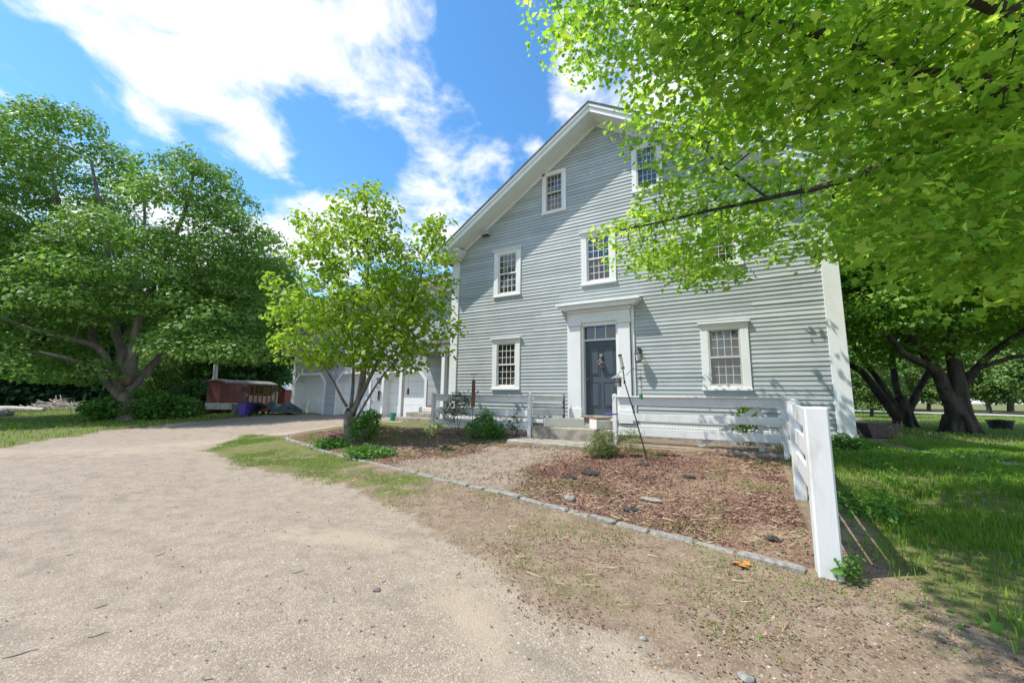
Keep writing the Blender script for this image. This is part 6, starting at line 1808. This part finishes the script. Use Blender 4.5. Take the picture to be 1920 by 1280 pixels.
for (u, v, ru, rv) in ((30, 70, 105, 90), (120, 170, 70, 60), (640, 255, 95, 80), (965, 110, 75, 120), (650, 335, 80, 35), (890, 50, 55, 80)):   # clear blue gaps
    d0 = ray(u, v); ln = np.linalg.norm(d0); d0 = d0/ln
    eu = RIGHT-d0*np.dot(RIGHT, d0); ev = UP-d0*np.dot(UP, d0); eu /= np.linalg.norm(eu); ev /= np.linalg.norm(ev)
    x_ = n.vmath('DOT_PRODUCT', dirv, tuple(eu/(ru/CF/ln))); y_ = n.vmath('DOT_PRODUCT', dirv, tuple(ev/(rv/CF/ln)))
    r2 = n.math('ADD', n.math('MULTIPLY', x_, x_), n.math('MULTIPLY', y_, y_))
    front = n.math('GREATER_THAN', n.vmath('DOT_PRODUCT', dirv, tuple(d0)), 0.0)
    mask = n.math('SUBTRACT', mask, n.math('MULTIPLY', n.math('MAXIMUM', n.math('SUBTRACT', 1.0, n.math('MULTIPLY', r2, .6)), 0.0), n.math('MULTIPLY', front, .9)))
behind = n.math('MULTIPLY', n.ramp(n.vmath('DOT_PRODUCT', dirv, tuple(-HF)), .1, .6), n.ramp(f1, .36, .54))  # unseen cloud cover added behind the camera for paler, more neutral fill light
mask = n.math('MAXIMUM', mask, behind)
dens = n.math('ADD', mask, n.math('MULTIPLY', n.math('SUBTRACT', f1, .5), 2.1))
dens = n.math('ADD', dens, n.math('MULTIPLY', n.math('SUBTRACT', f2, .5), 2.5))
cov = n.ramp(dens, .25, 1.2)
shade = n.ramp(n.math('ADD', n.math('MULTIPLY', f2, .6), n.math('MULTIPLY', n.math('SUBTRACT', dens, .5), -.12)), .22, .48)
haze = n.ramp(sx.outputs['Z'], .0, .30, 1.0, 0.0)
hs = nt.nodes.new('ShaderNodeHueSaturation'); hs.inputs['Saturation'].default_value = SKY_SAT; hs.inputs['Value'].default_value = SKY_VAL
n.link(n.mix(1.0, sky.outputs[0], (.92, 1.08, 1.12), 'MULTIPLY'), hs.inputs['Color'])
skyc = n.mix(n.math('MULTIPLY', haze, .45), hs.outputs[0], (6.2, 7.4, 9.2))
ccol = n.mix(shade, (CLOUD*.78, CLOUD*.81, CLOUD*.86), (CLOUD, CLOUD*.985, CLOUD*.95))
col = n.mix(cov, skyc, ccol)
bg = nt.nodes.new('ShaderNodeBackground'); n.link(col, bg.inputs['Color']); bg.inputs['Strength'].default_value = SKY_STR
out = nt.nodes.new('ShaderNodeOutputWorld'); n.link(bg.outputs[0], out.inputs['Surface'])

sd = bpy.data.lights.new('sun', 'SUN'); sd.energy = SUN_E; sd.angle = rad(.53); sd.color = (1.0, .93, .82)
so = bpy.data.objects.new('sun', sd); COL.objects.link(so)
so.rotation_euler = Vector(SUN).to_track_quat('-Z', 'Y').to_euler(); so.location = (-15, -12, 30)

cd = bpy.data.cameras.new('camera'); cd.sensor_fit = 'HORIZONTAL'; cd.sensor_width = 36.0; cd.lens = CF/1920*36.0
cd.clip_start = .05; cd.clip_end = 2000
co = bpy.data.objects.new('camera', cd); COL.objects.link(co)
m4 = Matrix.Identity(4)
for i in range(3): m4[i][0] = RIGHT[i]; m4[i][1] = UP[i]; m4[i][2] = -_fw[i]; m4[i][3] = CAM[i]
co.matrix_world = m4; sc.camera = co

sc.render.engine = 'CYCLES'
sc.cycles.use_denoising = True
sc.cycles.max_bounces = 7; sc.cycles.diffuse_bounces = 4; sc.cycles.glossy_bounces = 2; sc.cycles.transmission_bounces = 5; sc.cycles.transparent_max_bounces = 4
sc.cycles.caustics_reflective = False; sc.cycles.caustics_refractive = False
sc.cycles.sample_clamp_indirect = 6.0
vs_ = sc.view_settings
vs_.view_transform = 'Standard'; vs_.look = 'None'; vs_.exposure = EXPO; vs_.gamma = 1.0; vs_.use_curve_mapping = False
